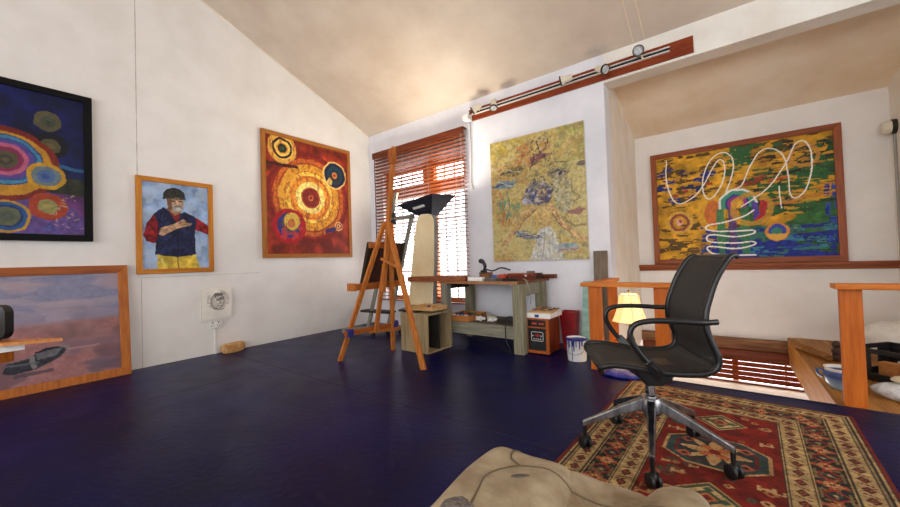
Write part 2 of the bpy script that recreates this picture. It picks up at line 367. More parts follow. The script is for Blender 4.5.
class Paint:
    def __init__(s, u0, u1, v0, v1, res):
        s.nx = max(2, int(round((u1 - u0) / res)) + 1); s.ny = max(2, int(round((v1 - v0) / res)) + 1)
        s.u0, s.u1, s.v0, s.v1 = u0, u1, v0, v1
        s.U0, s.V0 = np.meshgrid(np.linspace(u0, u1, s.nx), np.linspace(v0, v1, s.ny))
        s.U, s.V = s.U0.copy(), s.V0.copy()
        s.img = np.zeros((s.ny, s.nx, 3))
    def wobble(s, amp, sc, seed=5):
        s.U = s.U0 + amp * (fbm(s.U0, s.V0, sc, seed) - 0.5) * 2; s.V = s.V0 + amp * (fbm(s.U0, s.V0, sc, seed + 11) - 0.5) * 2
        return s
    def put(s, mask, c, a=1.0, mott=0.0, seed=1, sc=40):
        c = np.array(c, float) / 255
        m = np.clip(mask.astype(float), 0, 1)[..., None] * a
        if mott:
            c = c * (1 + mott * (fbm(s.U0, s.V0, sc, seed) - 0.5)[..., None] * 2)
        s.img = s.img * (1 - m) + c * m
    def fill(s, c, mott=0.2, seed=1, sc=30): s.put(np.ones_like(s.U), c, 1, mott, seed, sc)
    def disc(s, x, y, r, c, ry=None, mott=0.15, seed=2, a=1.0):
        s.put(((s.U - x) / r) ** 2 + ((s.V - y) / (ry or r)) ** 2 < 1, c, a, mott, seed)
    def ring(s, x, y, r0, r1, c, a=1.0, mott=0.15, seed=2, k=1.0):
        d = np.sqrt((s.U - x) ** 2 + ((s.V - y) / k) ** 2); s.put((d > r0) & (d < r1), c, a, mott, seed)
    def poly(s, pts, c, a=1.0, mott=0.2, seed=3, sc=40):
        inside = np.zeros(s.U.shape, bool); n = len(pts)
        for i in range(n):
            x1, y1 = pts[i]; x2, y2 = pts[(i + 1) % n]
            if y1 == y2: continue
            cond = ((s.V > min(y1, y2)) & (s.V <= max(y1, y2)))
            xs = x1 + (s.V - y1) * (x2 - x1) / (y2 - y1)
            inside ^= cond & (s.U < xs)
        s.put(inside, c, a, mott, seed, sc)
    def line(s, pts, w, c, a=1.0, mott=0.0, smooth=False):
        if smooth: pts = spline(pts, 8)
        d = np.full(s.U.shape, 1e9)
        for (x1, y1), (x2, y2) in zip(pts[:-1], pts[1:]):
            L = (x2 - x1) ** 2 + (y2 - y1) ** 2 + 1e-12
            t = np.clip(((s.U - x1) * (x2 - x1) + (s.V - y1) * (y2 - y1)) / L, 0, 1)
            d = np.minimum(d, (s.U - x1 - t * (x2 - x1)) ** 2 + (s.V - y1 - t * (y2 - y1)) ** 2)
        s.put(np.sqrt(d) < w / 2, c, a, mott)
    def mesh(s, name, m, o, ua, va, nrm, parent=None):
        """surface at o + (U-u0)*ua + (V-v0)*va"""
        o, ua, va = Vector(o), Vector(ua), Vector(va)
        inv = parent_matrix(parent).inverted() if parent is not None else Matrix()
        A = np.array(o); X = A + (s.U0 - s.u0)[..., None] * np.array(ua) + (s.V0 - s.v0)[..., None] * np.array(va)
        X = X.reshape(-1, 3); R = np.array(inv.to_3x3()); X = X @ R.T + np.array(inv.translation)
        idx = np.arange(s.nx * s.ny).reshape(s.ny, s.nx)
        q = np.stack([idx[:-1, :-1], idx[:-1, 1:], idx[1:, 1:], idx[1:, :-1]], -1).reshape(-1, 4)
        if Vector(ua).cross(Vector(va)).dot(Vector(nrm)) < 0: q = q[:, ::-1]
        me = bpy.data.meshes.new(name)
        me.vertices.add(len(X)); me.vertices.foreach_set('co', X.astype(np.float32).ravel())
        me.loops.add(q.size); me.loops.foreach_set('vertex_index', q.astype(np.int32).ravel())
        me.polygons.add(len(q)); me.polygons.foreach_set('loop_start', (np.arange(len(q)) * 4).astype(np.int32))
        me.update(calc_edges=True); me.validate()
        att = me.color_attributes.new('Paint', 'FLOAT_COLOR', 'POINT')
        c = np.clip(s.img.reshape(-1, 3), 0, 1)
        c = np.where(c <= 0.04045, c / 12.92, ((c + 0.055) / 1.055) ** 2.4)
        att.data.foreach_set('color', np.concatenate([c, np.ones((len(c), 1))], 1).astype(np.float32).ravel())
        me.materials.append(m)
        ob = bpy.data.objects.new(name, me); COL.objects.link(ob)
        if parent is not None: ob.parent = parent
        return ob

def spline(pts, k=6):
    P_ = [np.array(p, float) for p in pts]; out = []
    P_ = [2 * P_[0] - P_[1]] + P_ + [2 * P_[-1] - P_[-2]]
    for i in range(1, len(P_) - 2):
        a, b, c, d = P_[i - 1:i + 3]
        for j in range(k):
            t = j / k
            out.append(tuple(0.5 * (2 * b + (c - a) * t + (2 * a - 5 * b + 4 * c - d) * t * t + (3 * b - a - 3 * c + d) * t ** 3)))
    out.append(tuple(P_[-2])); return out

# ================================================================== SETTING
EY = -8.4      # rear wall
XR = 9.0       # right wall
RIDGE = -4.2
def zc(y): return 3.2 - 0.4 * y if y > RIDGE else 3.2 - 0.4 * RIDGE + 0.4 * (y - RIDGE)
ZR = zc(RIDGE)

# floor with the stair opening cut out
fl = MB()
T = 0.12
fl.span((0, EY, -T), (XR, -0.82, 0)); fl.span((0, -0.82, -T), (3.86, 0, 0)); fl.span((3.86, -0.82, -T), (4.25, -0.3, 0))
fl.span((6.27, -0.82, -T), (XR, 0.0, 0))
struct(fl, 'floor', 'floor')
# joints between the floor sheets
jt = MB()
jt.span((0.02, -2.33, 0.0), (4.1, -2.322, 0.0006)); jt.span((1.22, -8.0, 0.0), (1.226, -2.33, 0.0006)); jt.span((2.44, -2.33, 0.0), (2.446, 0, 0.0006))
struct(jt, 'trim_1', mat('floor_joint', rgb(8, 8, 22), None, 0.7))

# window openings
WX0, WX1, WZ0, WZ1 = 0.32, 1.98, 0.40, 2.52
def wall_xz(name, x0, x1, z0, z1, y0, y1, holes, m):
    mb = MB(); xs = sorted({x0, x1} | {h[0] for h in holes} | {h[1] for h in holes}); zs = sorted({z0, z1} | {h[2] for h in holes} | {h[3] for h in holes})
    for a, b in zip(xs[:-1], xs[1:]):
        for c, d in zip(zs[:-1], zs[1:]):
            if any(h[0] <= a and b <= h[1] and h[2] <= c and d <= h[3] for h in holes): continue
            mb.span((a, y0, c), (b, y1, d))
    return struct(mb, name, m)
wall_xz('wall_back', -0.15, 3.86, -0.12, 3.22, 0.0, 0.22, [(WX0, WX1, WZ0, WZ1)], 'back_wall')
wall_xz('wall_back_far', 6.27, XR, -0.12, 3.22, 0.0, 0.22, [], 'back_wall')
bmv = MB(); bmv.span((3.86, 0.0, 2.885), (6.27, 0.2, 3.22)); struct(bmv, 'wall_beam', 'beam', bevel=0.004)
# left gable wall
lw = MB()
poly = [(EY, -0.12), (0.0, -0.12), (0.0, zc(0)), (RIDGE, ZR), (EY, zc(EY))]
lw.prism(poly, (0, 0, 0), (0, 1, 0), (0, 0, 1), (-1, 0, 0), 0.15); struct(lw, 'wall_left', 'white_wall')
# right gable wall with a daylight opening
def gable_right():
    mb = MB(); x = XR
    y0, y1, z0, z1 = -4.6, -1.6, 0.9, 2.9
    for a, b in ((EY, y0), (y1, 0.0)):
        ps = [(a, -0.12), (b, -0.12), (b, zc(b))] + ([(RIDGE, ZR)] if a < RIDGE < b else []) + [(a, zc(a))]
        mb.prism(ps, (x, 0, 0), (0, 1, 0), (0, 0, 1), (1, 0, 0), 0.2)
    mb.prism([(y0, -0.12), (y1, -0.12), (y1, z0), (y0, z0)], (x, 0, 0), (0, 1, 0), (0, 0, 1), (1, 0, 0), 0.2)
    mb.prism([(y0, z1), (y1, z1), (y1, zc(y1)), (RIDGE, ZR), (y0, zc(y0))], (x, 0, 0), (0, 1, 0), (0, 0, 1), (1, 0, 0), 0.2)
    struct(mb, 'wall_right', 'white_wall')
    return y0, y1, z0, z1
RW = gable_right()
RX = [(0.7, 4.2, 0.7, 3.0), (4.9, 8.4, 0.7, 3.0)]
wall_xz('wall_rear', -0.15, XR + 0.2, -0.12, 3.22, EY - 0.2, EY, RX, 'white_wall')
# sloped ceiling
ce = MB()
ce.prism([(0.2, zc(0.2)), (RIDGE, ZR), (EY - 0.2, zc(EY - 0.2)), (EY - 0.2, zc(EY - 0.2) + 0.12), (RIDGE, ZR + 0.12), (0.2, zc(0.2) + 0.12)], (-0.15, 0, 0), (0, 1, 0), (0, 0, 1), (1, 0, 0), XR + 0.35)
struct(ce, 'ceiling', 'ceiling')
# thin cover strips in the ceiling and seams in the gable wall
st = MB()
for x in (4.17, 4.27): st.bar((x, -0.02, zc(-0.02) - 0.002), (x, RIDGE, ZR - 0.002), 0.008, 0.004)
struct(st, 'trim_2', 'tan_ceiling')
sm = MB()
sm.span((0.0, -3.127, 0.94), (0.0015, -3.121, 4.4)); sm.span((0.0, -3.104, 0.0), (0.0015, -3.1, 0.93))
sm.span((0.0, -3.12, 0.93), (0.0015, -1.9, 0.934))
struct(sm, 'trim_3', 'seam')
sm = MB(); sm.bar((0.004, -0.05, zc(-0.05) - 0.012), (0.004, RIDGE, ZR - 0.012), 0.006, 0.022); struct(sm, 'trim_4', 'cream_wall')
# alcove over the stairs
AY = 1.64
aw = MB(); aw.span((3.66, 0.22, -2.6), (3.86, AY + 0.2, 3.2)); struct(aw, 'wall_alcove_left', 'cream_wall')
aw = MB(); aw.span((6.27, 0.22, -2.6), (6.47, AY + 0.2, 3.2)); struct(aw, 'wall_alcove_right', 'cream_wall')
LWX0, LWX1, LWZ0, LWZ1 = 3.95, 5.85, -0.74, -0.16
BW = (3.95, 6.1, -2.5, -0.85)  # unseen second opening below the sill, added to brighten stairwell and alcove
wall_xz('wall_alcove_back', 3.86, 6.27, -2.6, 3.2, AY, AY + 0.2, [(LWX0, LWX1, LWZ0, LWZ1), BW], 'white_wall')
ac = MB(); ac.prism([(0.2, 3.09), (AY, 2.675), (AY, 2.8), (0.2, 3.22)], (3.86, 0, 0), (0, 1, 0), (0, 0, 1), (1, 0, 0), 2.41); struct(ac, 'ceiling_alcove', 'tan_ceiling')
wl = MB(); wl.span((3.66, -1.02, -2.6), (6.47, -0.82, -0.12)); struct(wl, 'wall_stairwell_front', 'white_wall')
wl = MB(); wl.span((3.66, -0.82, -2.6), (3.86, 0.22, -0.12)); struct(wl, 'wall_stairwell_left', 'white_wall')
wl = MB(); wl.span((6.27, -0.82, -2.6), (6.47, 0.22, -0.12)); struct(wl, 'wall_stairwell_right', 'white_wall')
wl = MB(); wl.span((3.66, -1.02, -2.7), (6.47, AY + 0.2, -2.6)); struct(wl, 'floor_lower', 'plank')
# ledge, old beam, lower sill
t = MB(); t.span((3.86, AY - 0.075, 0.815), (6.27, AY, 0.858)); t.span((3.86, AY - 0.04, 0.775), (6.27, AY, 0.815)); struct(t, 'trim_5', 'ledge_wood', bevel=0.004)
t = MB(); t.span((3.86, AY - 0.09, -0.2), (6.27, AY, -0.07)); struct(t, 'trim_6', 'old_beam', bevel=0.006)
t = MB(); t.span((3.88, 1.2, -0.64), (6.25, 1.56, -0.60)); struct(t, 'trim_7', 'sill', bevel=0.004)

# landing of planks on the right of the stair opening
for i, (a, b) in enumerate(((5.395, 5.685), (5.69, 6.0), (6.005, 6.265))):
    t = MB(); t.span((a, -0.82, -0.055), (b, 1.5, 0.0)); struct(t, 'floor_landing', 'plank', bevel=0.004)
t = MB(); t.span((5.375, -0.82, -0.3), (5.395, 1.5, -0.002)); struct(t, 'trim_8', 'plank')
t = MB(); t.span((3.86, -0.835, -0.12), (5.375, -0.82, 0.004)); struct(t, 'trim_9', 'black_matte')

# ------------------------------------------------------------------ window, back wall
def window(name, x0, x1, z0, z1, y, wood_m, transom=None, mull=None, muntins=(3, 4), d=0.07):
    w = root(name, None, None, ((x0 + x1) / 2, y, z0)); w['kind'] = 'structure'
    fr = MB()
    fr.span((x0, y, z0), (x0 + d, y + 0.09, z1)); fr.span((x1 - d, y, z0), (x1, y + 0.09, z1))
    fr.span((x0 + d, y, z0), (x1 - d, y + 0.09, z0 + d)); fr.span((x0 + d, y, z1 - d), (x1 - d, y + 0.09, z1))
    if mull: fr.span((mull[0], y, z0 + d), (mull[1], y + 0.09, z1 - d))
    if transom:
        for a, b in transom: fr.span((x0 + d, y - 0.01, a), (x1 - d, y + 0.08, b))
    fr.build('frame', wood_m, w, bevel=0.004)
    xs = [x0 + d] + (list(mull) if mull else []) + [x1 - d]
    zs = [z0 + d] + ([q for ab in (transom or []) for q in ab]) + [z1 - d]
    for i in range(0, len(xs), 2):
        for j in range(0, len(zs), 2):
            g = MB(); g.span((xs[i], y + 0.04, zs[j]), (xs[i + 1], y + 0.045, zs[j + 1])); g.build('glass_pane', 'glass', w)
            mt = MB(); nx = muntins[0]; big = zs[j + 1] - zs[j] > 0.6; nz = muntins[1] if big else 1
            for k in range(1, nx):
                xx = xs[i] + (xs[i + 1] - xs[i]) * k / nx; mt.span((xx - 0.009, y + 0.03, zs[j]), (xx + 0.009, y + 0.055, zs[j + 1]))
            for k in range(1, nz):
                zz = zs[j] + (zs[j + 1] - zs[j]) * k / nz; mt.span((xs[i], y + 0.031, zz - 0.009), (xs[i + 1], y + 0.054, zz + 0.009))
            mt.build('glazing_bars', 'muntin', w)
    return w
window('window_1', WX0, WX1, WZ0, WZ1, 0.08, 'window_wood', [(2.03, 2.20)], (1.14, 1.36))
window('window_2', LWX0, LWX1, LWZ0, LWZ1, AY + 0.08, 'window_wood', None, (4.86, 4.92), (2, 1), 0.03)
for i, (a, b, c, d) in enumerate(RX):
    window('window_%d' % (3 + i), a, b, c, d, EY - 0.14, 'window_wood', None, ((a + b) / 2 - 0.05, (a + b) / 2 + 0.05), (2, 3))
def window_right():
    y0, y1, z0, z1 = RW; w = root('window_5', None, None, (XR, (y0 + y1) / 2, z0)); w['kind'] = 'structure'
    fr = MB(); d = 0.07
    for a, b in ((y0, y0 + d), (y1 - d, y1), ((y0 + y1) / 2 - 0.04, (y0 + y1) / 2 + 0.04)): fr.span((XR + 0.05, a, z0), (XR + 0.13, b, z1))
    for a, b in ((z0, z0 + d), (z1 - d, z1)): fr.span((XR + 0.05, y0, a), (XR + 0.13, y1, b))
    fr.build('frame', 'window_wood', w)
    g = MB(); g.span((XR + 0.09, y0, z0), (XR + 0.095, y1, z1)); g.build('glass_pane', 'glass', w)
window_right()
window('window_6', *BW, AY + 0.08, 'window_wood', None, (4.98, 5.07), (2, 2))  # window added out of view to light the well from below

# wooden venetian blind in front of the window
def blind(name, label, x0, x1, ztop, zbot, y, pitch, tilt, sw, group, head=True):
    b = root(name, label, 'blind', ((x0 + x1) / 2, y, zbot), 0, None)
    if head:
        h = MB(); h.span((x0 - 0.01, y - 0.055, ztop), (x1 + 0.01, y - 0.035, ztop + 0.085)); h.span((x0 - 0.01, y - 0.035, ztop + 0.06), (x1 + 0.01, y + 0.035, ztop + 0.085))
        h.span((x0 - 0.01, y - 0.05, ztop - 0.015), (x1 + 0.01, y - 0.03, ztop + 0.002))
        h.build('headrail', 'dark_trim', b, bevel=0.003)
    s = MB(); R = Matrix.Rotation(tilt, 3, 'X'); n = int((ztop - zbot) / pitch)
    for k in range(n):
        z = ztop - 0.03 - k * pitch
        s.box(((x0 + x1) / 2, y, z), (x1 - x0, sw, 0.003), R)
    s.build('slats', 'blind', b)
    r = MB(); r.box(((x0 + x1) / 2, y, zbot - 0.012), (x1 - x0, sw, 0.018)); r.build('bottom_rail', 'blind', b, bevel=0.003)
    for k in range(4):
        xx = x0 + (x1 - x0) * (0.08 + 0.28 * k)
        c = MB()
        for dy in (-sw * 0.48, sw * 0.48): c.tube([(xx, y + dy, ztop), (xx, y + dy, zbot)], 0.0016, 5)
        c.build('ladder_cord', 'cable_grey', b)
    return b
bl = blind('venetian_blind', 'red-brown wooden venetian blind hanging over the bright window behind the easel', 0.21, 2.05, 2.755, 0.42, -0.06, 0.055, math.radians(-18), 0.05, None)
c = MB(); c.tube(spline([(2.02, -0.12, 2.75), (2.03, -0.13, 2.3), (2.04, -0.13, 1.9), (2.05, -0.13, 1.65)], 5), 0.004, 6); c.build('pull_cord', 'cable_grey', bl)
blind('venetian_blind', 'dark wooden venetian blind low in the stairwell, sunlight between its slats', 3.9, 5.95, -0.275, -0.575, 1.50, 0.058, math.radians(48), 0.06, None)

# ================================================================== PICTURES
def frame_parts(parent, u0, u1, v0, v1, w, axis, at0, depth, my, mz):
    """four mitred bars; axis 'y': picture on the left wall (faces +x), 'x': on a wall facing -y"""
    def P3(u, v, d):
        return (at0 + d, u, v) if axis == 'y' else (u, at0 - d, v)
    o = P3(0, 0, 0); ua = (0, 1, 0) if axis == 'y' else (1, 0, 0); n = (1, 0, 0) if axis == 'y' else (0, -1, 0)
    for pts, m in (([(u0, v1), (u1, v1), (u1 - w, v1 - w), (u0 + w, v1 - w)], my), ([(u0, v0), (u1, v0), (u1 - w, v0 + w), (u0 + w, v0 + w)], my),
                   ([(u0, v0), (u0 + w, v0 + w), (u0 + w, v1 - w), (u0, v1)], mz), ([(u1, v0), (u1 - w, v0 + w), (u1 - w, v1 - w), (u1, v1)], mz)):
        mb = MB(); mb.prism(pts, o, ua, (0, 0, 1), n, depth); mb.build('frame_bar', m, parent, bevel=0.003)

def backing(parent, u0, u1, v0, v1, axis, a, b, m='raw_canvas', name='backing'):
    mb = MB()
    if axis == 'y': mb.span((a, u0, v0), (b, u1, v1))
    else: mb.span((u0, a, v0), (u1, b, v1))
    return mb.build(name, m, parent)

# --- black-framed picture of circles
t = root('framed_painting', 'large black-framed painting of coloured circles on navy and purple, at left edge', 'painting', (0.0, -4.0, 1.3))
u0, u1, v0, v1 = -4.62, -3.465, 1.30, 2.68
frame_parts(t, u0, u1, v0, v1, 0.058, 'y', 0.005, 0.045, 'black_frame', 'black_frame')
backing(t, u0 + 0.01, u1 - 0.01, v0 + 0.01, v1 - 0.01, 'y', 0.004, 0.02)
p = Paint(u0 + 0.05, u1 - 0.05, v0 + 0.05, v1 - 0.05, 0.006); p.fill((16, 24, 84), 0.7, 1, 9)
p.wobble(0.012, 14)
p.put(p.V < 1.90 + 0.02 * np.sin(p.U * 4), (52, 56, 38), 1, 0.5, 4, 20)
p.put(p.V < 1.745 - (p.U + 4.0) * 0.05, (112, 58, 122), 1, 0.5, 6, 12)
p.put((p.V < 1.72) & (fbm(p.U0, p.V0, 5, 9) > 0.5), (112, 88, 168), 0.8, 0.3, 7)
p.put((p.V < 1.52) & (p.U > -3.95) & (p.U < -3.7) & (fbm(p.U0, p.V0, 7, 19) > 0.42), (92, 92, 176), 0.8, 0.3, 7)
p.line([(-3.70, 1.985), (-3.5, 1.955)], 0.03, (46, 108, 160))
p.disc(-3.735, 2.16, 0.115, (20, 18, 26)); p.disc(-3.735, 2.16, 0.066, (96, 92, 58)); p.disc(-3.735, 2.16, 0.03, (120, 104, 64))
for r, c in ((0.315, (140, 40, 26)), (0.27, (222, 158, 40)), (0.215, (36, 60, 124)), (0.205, (76, 150, 190)), (0.18, (60, 92, 160)), (0.16, (112, 76, 164)), (0.135, (214, 108, 140)), (0.105, (150, 46, 90)), (0.075, (96, 88, 62)), (0.045, (74, 70, 52)), (0.022, (110, 96, 66))):
    p.disc(-3.995, 1.985 if r < 0.25 else 1.95, r, c, seed=int(r * 100))
p.disc(-3.75, 2.375, 0.088, (104, 96, 66)); p.disc(-3.75, 2.375, 0.05, (78, 86, 70)); p.disc(-3.75, 2.375, 0.02, (60, 66, 62))
p.disc(-3.76, 1.875, 0.12, (226, 168, 30)); p.disc(-3.76, 1.875, 0.088, (124, 140, 142)); p.disc(-3.76, 1.875, 0.055, (88, 122, 176)); p.disc(-3.765, 1.875, 0.025, (70, 96, 170))
p.disc(-3.752, 1.605, 0.12, (190, 70, 34)); p.disc(-3.752, 1.605, 0.064, (164, 160, 92)); p.disc(-3.752, 1.605, 0.03, (188, 170, 96))
for r, c in ((0.14, (222, 166, 44)), (0.122, (36, 92, 160)), (0.098, (26, 60, 120)), (0.082, (112, 116, 84)), (0.045, (88, 100, 84))): p.disc(-3.99, 1.50, r, c)
for i in range(26):
    x = random.uniform(-3.72, -3.54); y = random.uniform(1.4, 1.72); p.line([(x, y), (x + random.uniform(-0.03, 0.03), y + random.uniform(0.005, 0.02))], 0.006, (214, 178, 150))
for (cx, cy, r, c) in ((-4.35, 1.75, 0.15, (190, 80, 44)), (-4.4, 2.3, 0.12, (70, 120, 170))):
    p.disc(cx, cy, r, c); p.disc(cx, cy, r * 0.6, (206, 170, 80)); p.disc(cx, cy, r * 0.3, (70, 60, 110))
p.img *= 0.8
p.mesh('picture', P_gloss, (0.03, p.u0, p.v0), (0, 1, 0), (0, 0, 1), (1, 0, 0), t)

# --- portrait of a man
t = root('framed_painting', 'honey-framed portrait of a man in knit cap and navy vest on pale blue', 'painting', (0.0, -2.79, 0.97))
u0, u1, v0, v1 = -3.145, -2.437, 0.97, 2.0
frame_parts(t, u0, u1, v0, v1, 0.05, 'y', 0.004, 0.03, 'oak_x', 'oak_z')
backing(t, u0 + 0.01, u1 - 0.01, v0 + 0.01, v1 - 0.01, 'y', 0.003, 0.014)
p = Paint(u0 + 0.045, u1 - 0.045, v0 + 0.045, v1 - 0.045, 0.0045); p.fill((142, 166, 200), 0.35, 2, 10); p.put(fbm(p.U0, p.V0, 8, 33) > 0.58, (176, 192, 212), 0.6)
p.wobble(0.008, 22)
p.poly([(-2.97, 1.0), (-2.965, 1.2), (-2.63, 1.2), (-2.575, 1.0)], (196, 168, 62), mott=0.4, sc=18)
p.line([(-2.78, 1.0), (-2.79, 1.16)], 0.012, (128, 104, 40)); p.line([(-2.9, 1.0), (-2.93, 1.12)], 0.02, (220, 200, 110))
p.poly([(-3.0, 1.61), (-3.055, 1.5), (-3.085, 1.377), (-3.06, 1.31), (-2.986, 1.295), (-2.92, 1.35), (-2.905, 1.42), (-2.94, 1.5), (-2.93, 1.6)], (132, 26, 32), mott=0.6, sc=24)
p.poly([(-2.64, 1.61), (-2.56, 1.56), (-2.48, 1.50), (-2.48, 1.40), (-2.56, 1.43), (-2.65, 1.47)], (138, 28, 34), mott=0.5, sc=24)
p.poly([(-2.905, 1.69), (-3.0, 1.61), (-2.955, 1.5), (-2.95, 1.42), (-2.985, 1.30), (-2.985, 1.175), (-2.8, 1.145), (-2.611, 1.18), (-2.625, 1.4), (-2.60, 1.55), (-2.625, 1.61), (-2.72, 1.65), (-2.80, 1.60)], (28, 32, 62), mott=0.5, sc=26)
p.wobble(0.004, 30)
p.put((p.V > 1.16) & (p.V < 1.6) & (np.abs(p.U + 2.79) < 0.16) & (fbm(p.U0, p.V0, 20, 35) > 0.6), (44, 52, 96), 0.7)
p.poly([(-2.885, 1.68), (-2.80, 1.66), (-2.745, 1.67), (-2.79, 1.52)], (120, 34, 34)); p.poly([(-2.87, 1.72), (-2.76, 1.70), (-2.755, 1.64), (-2.81, 1.60), (-2.87, 1.66)], (150, 108, 80))
p.disc(-2.805, 1.735, 0.078, (190, 152, 116), ry=0.10, mott=0.4, seed=14); p.poly([(-2.882, 1.80), (-2.87, 1.67), (-2.835, 1.65), (-2.84, 1.79)], (116, 82, 62))
p.disc(-2.785, 1.685, 0.052, (156, 148, 138), ry=0.043, mott=0.4); p.disc(-2.775, 1.672, 0.032, (196, 190, 180), ry=0.02); p.line([(-2.81, 1.703), (-2.76, 1.705)], 0.009, (92, 60, 52))
p.line([(-2.795, 1.765), (-2.782, 1.725)], 0.015, (222, 184, 148)); p.line([(-2.775, 1.72), (-2.79, 1.718)], 0.007, (100, 66, 52)); p.line([(-2.845, 1.766), (-2.812, 1.764)], 0.013, (52, 42, 38)); p.line([(-2.772, 1.766), (-2.742, 1.768)], 0.012, (52, 42, 38)); p.line([(-2.85, 1.785), (-2.738, 1.787)], 0.008, (84, 60, 48))
p.poly([(-2.91, 1.775), (-2.915, 1.84), (-2.88, 1.89), (-2.82, 1.915), (-2.765, 1.905), (-2.725, 1.87), (-2.71, 1.81), (-2.715, 1.785), (-2.80, 1.80)], (46, 45, 40), mott=0.5); p.line([(-2.908, 1.785), (-2.80, 1.81), (-2.716, 1.795)], 0.022, (66, 64, 56), mott=0.3)
p.line([(-2.93, 1.64), (-2.96, 1.48), (-2.97, 1.25)], 0.01, (14, 16, 34)); p.line([(-2.72, 1.62), (-2.67, 1.5)], 0.012, (16, 18, 38)); p.line([(-2.79, 1.5), (-2.785, 1.17)], 0.008, (14, 16, 34)); p.line([(-3.03, 1.5), (-2.98, 1.4)], 0.014, (88, 14, 20)); p.line([(-3.05, 1.38), (-2.97, 1.34)], 0.014, (92, 16, 22))
p.poly([(-2.955, 1.39), (-2.935, 1.46), (-2.82, 1.51), (-2.745, 1.565), (-2.715, 1.56), (-2.70, 1.53), (-2.65, 1.53), (-2.66, 1.505), (-2.73, 1.48), (-2.80, 1.455), (-2.92, 1.375)], (182, 144, 110), mott=0.4)
p.line([(-2.78, 1.52), (-2.70, 1.535)], 0.007, (112, 80, 62)); p.line([(-2.77, 1.50), (-2.69, 1.515)], 0.007, (112, 80, 62))
p.mesh('picture', P, (0.02, p.u0, p.v0), (0, 1, 0), (0, 0, 1), (1, 0, 0), t)

# --- red picture of rings
t = root('framed_painting', 'large tan-framed painting of yellow and orange rings on rust red, behind the easel', 'painting', (0.0, -1.16, 1.12))
u0, u1, v0, v1 = -1.862, -0.445, 1.12, 2.84
frame_parts(t, u0, u1, v0, v1, 0.055, 'y', 0.005, 0.04, 'orange_frame_y', 'orange_frame_z')
backing(t, u0 + 0.01, u1 - 0.01, v0 + 0.01, v1 - 0.01, 'y', 0.004, 0.02)
p = Paint(u0 + 0.05, u1 - 0.05, v0 + 0.05, v1 - 0.05, 0.0065); p.fill((142, 46, 26), 0.5, 3, 8); p.put(fbm(p.U0, p.V0 * 0.4, 7, 41) > 0.56, (112, 30, 20), 0.7)
p.wobble(0.014, 10)
C0 = (-1.156, 1.997)
for r, c in ((0.66, (122, 30, 22)), (0.60, (150, 44, 24)), (0.565, (192, 96, 34)), (0.51, (150, 60, 30)), (0.485, (212, 146, 42)), (0.385, (176, 84, 30)), (0.375, (240, 196, 78)), (0.325, (204, 108, 36)), (0.29, (226, 142, 44)), (0.235, (246, 218, 120)), (0.15, (164, 62, 34)), (0.13, (128, 34, 24)), (0.045, (196, 96, 44)), (0.02, (96, 24, 20))):
    p.disc(*C0, r, c, mott=0.3, seed=int(r * 90))
p.put((np.hypot(p.U - C0[0], p.V - C0[1]) < 0.5) & (np.hypot(p.U - C0[0], p.V - C0[1]) > 0.3) & (p.U < -1.3) & (fbm(p.U0, p.V0, 14, 51) > 0.5), (226, 160, 54), 0.8)
p.line([(-1.79, 2.404), (-1.36, 2.408)], 0.045, (64, 24, 22), mott=0.3)
for r, c in ((0.21, (214, 158, 64)), (0.165, (230, 180, 80)), (0.145, (24, 30, 34)), (0.115, (236, 196, 90)), (0.085, (212, 150, 50)), (0.065, (30, 44, 40)), (0.03, (60, 76, 50))): p.disc(-1.572, 2.636, r, c)
for r, c in ((0.215, (232, 190, 110)), (0.19, (24, 34, 58)), (0.14, (28, 58, 78)), (0.10, (22, 48, 56)), (0.05, (206, 128, 60)), (0.025, (150, 56, 40))): p.disc(-0.735, 2.395, r, c)
p.poly([(-0.90, 2.27), (-0.83, 2.36), (-0.78, 2.30), (-0.80, 2.24)], (216, 178, 90))
p.ring(-1.49, 1.56, 0.16, 0.245, (168, 26, 34)); p.disc(-1.50, 1.57, 0.17, (52, 50, 116)); p.disc(-1.47, 1.60, 0.13, (92, 70, 70)); p.disc(-1.45, 1.63, 0.12, (206, 170, 70)); p.disc(-1.46, 1.60, 0.06, (188, 108, 60)); p.put((np.hypot(p.U + 1.49, p.V - 1.56) < 0.2) & (p.V < 1.55) & (fbm(p.U0, p.V0, 12, 61) > 0.5), (190, 60, 60), 0.9)
p.disc(-0.683, 1.60, 0.075, (226, 176, 110)); p.disc(-0.683, 1.60, 0.055, (160, 60, 40)); p.disc(-0.683, 1.60, 0.035, (232, 190, 120)); p.disc(-0.683, 1.60, 0.018, (120, 40, 40))
p.line([(-0.76, 1.56), (-0.90, 1.52)], 0.06, (56, 44, 92), mott=0.3)
p.put(fbm(p.U0 * 3, p.V0, 10, 71) > 0.66, (110, 30, 18), 0.4)
p.mesh('picture', P, (0.03, p.u0, p.v0), (0, 1, 0), (0, 0, 1), (1, 0, 0), t)

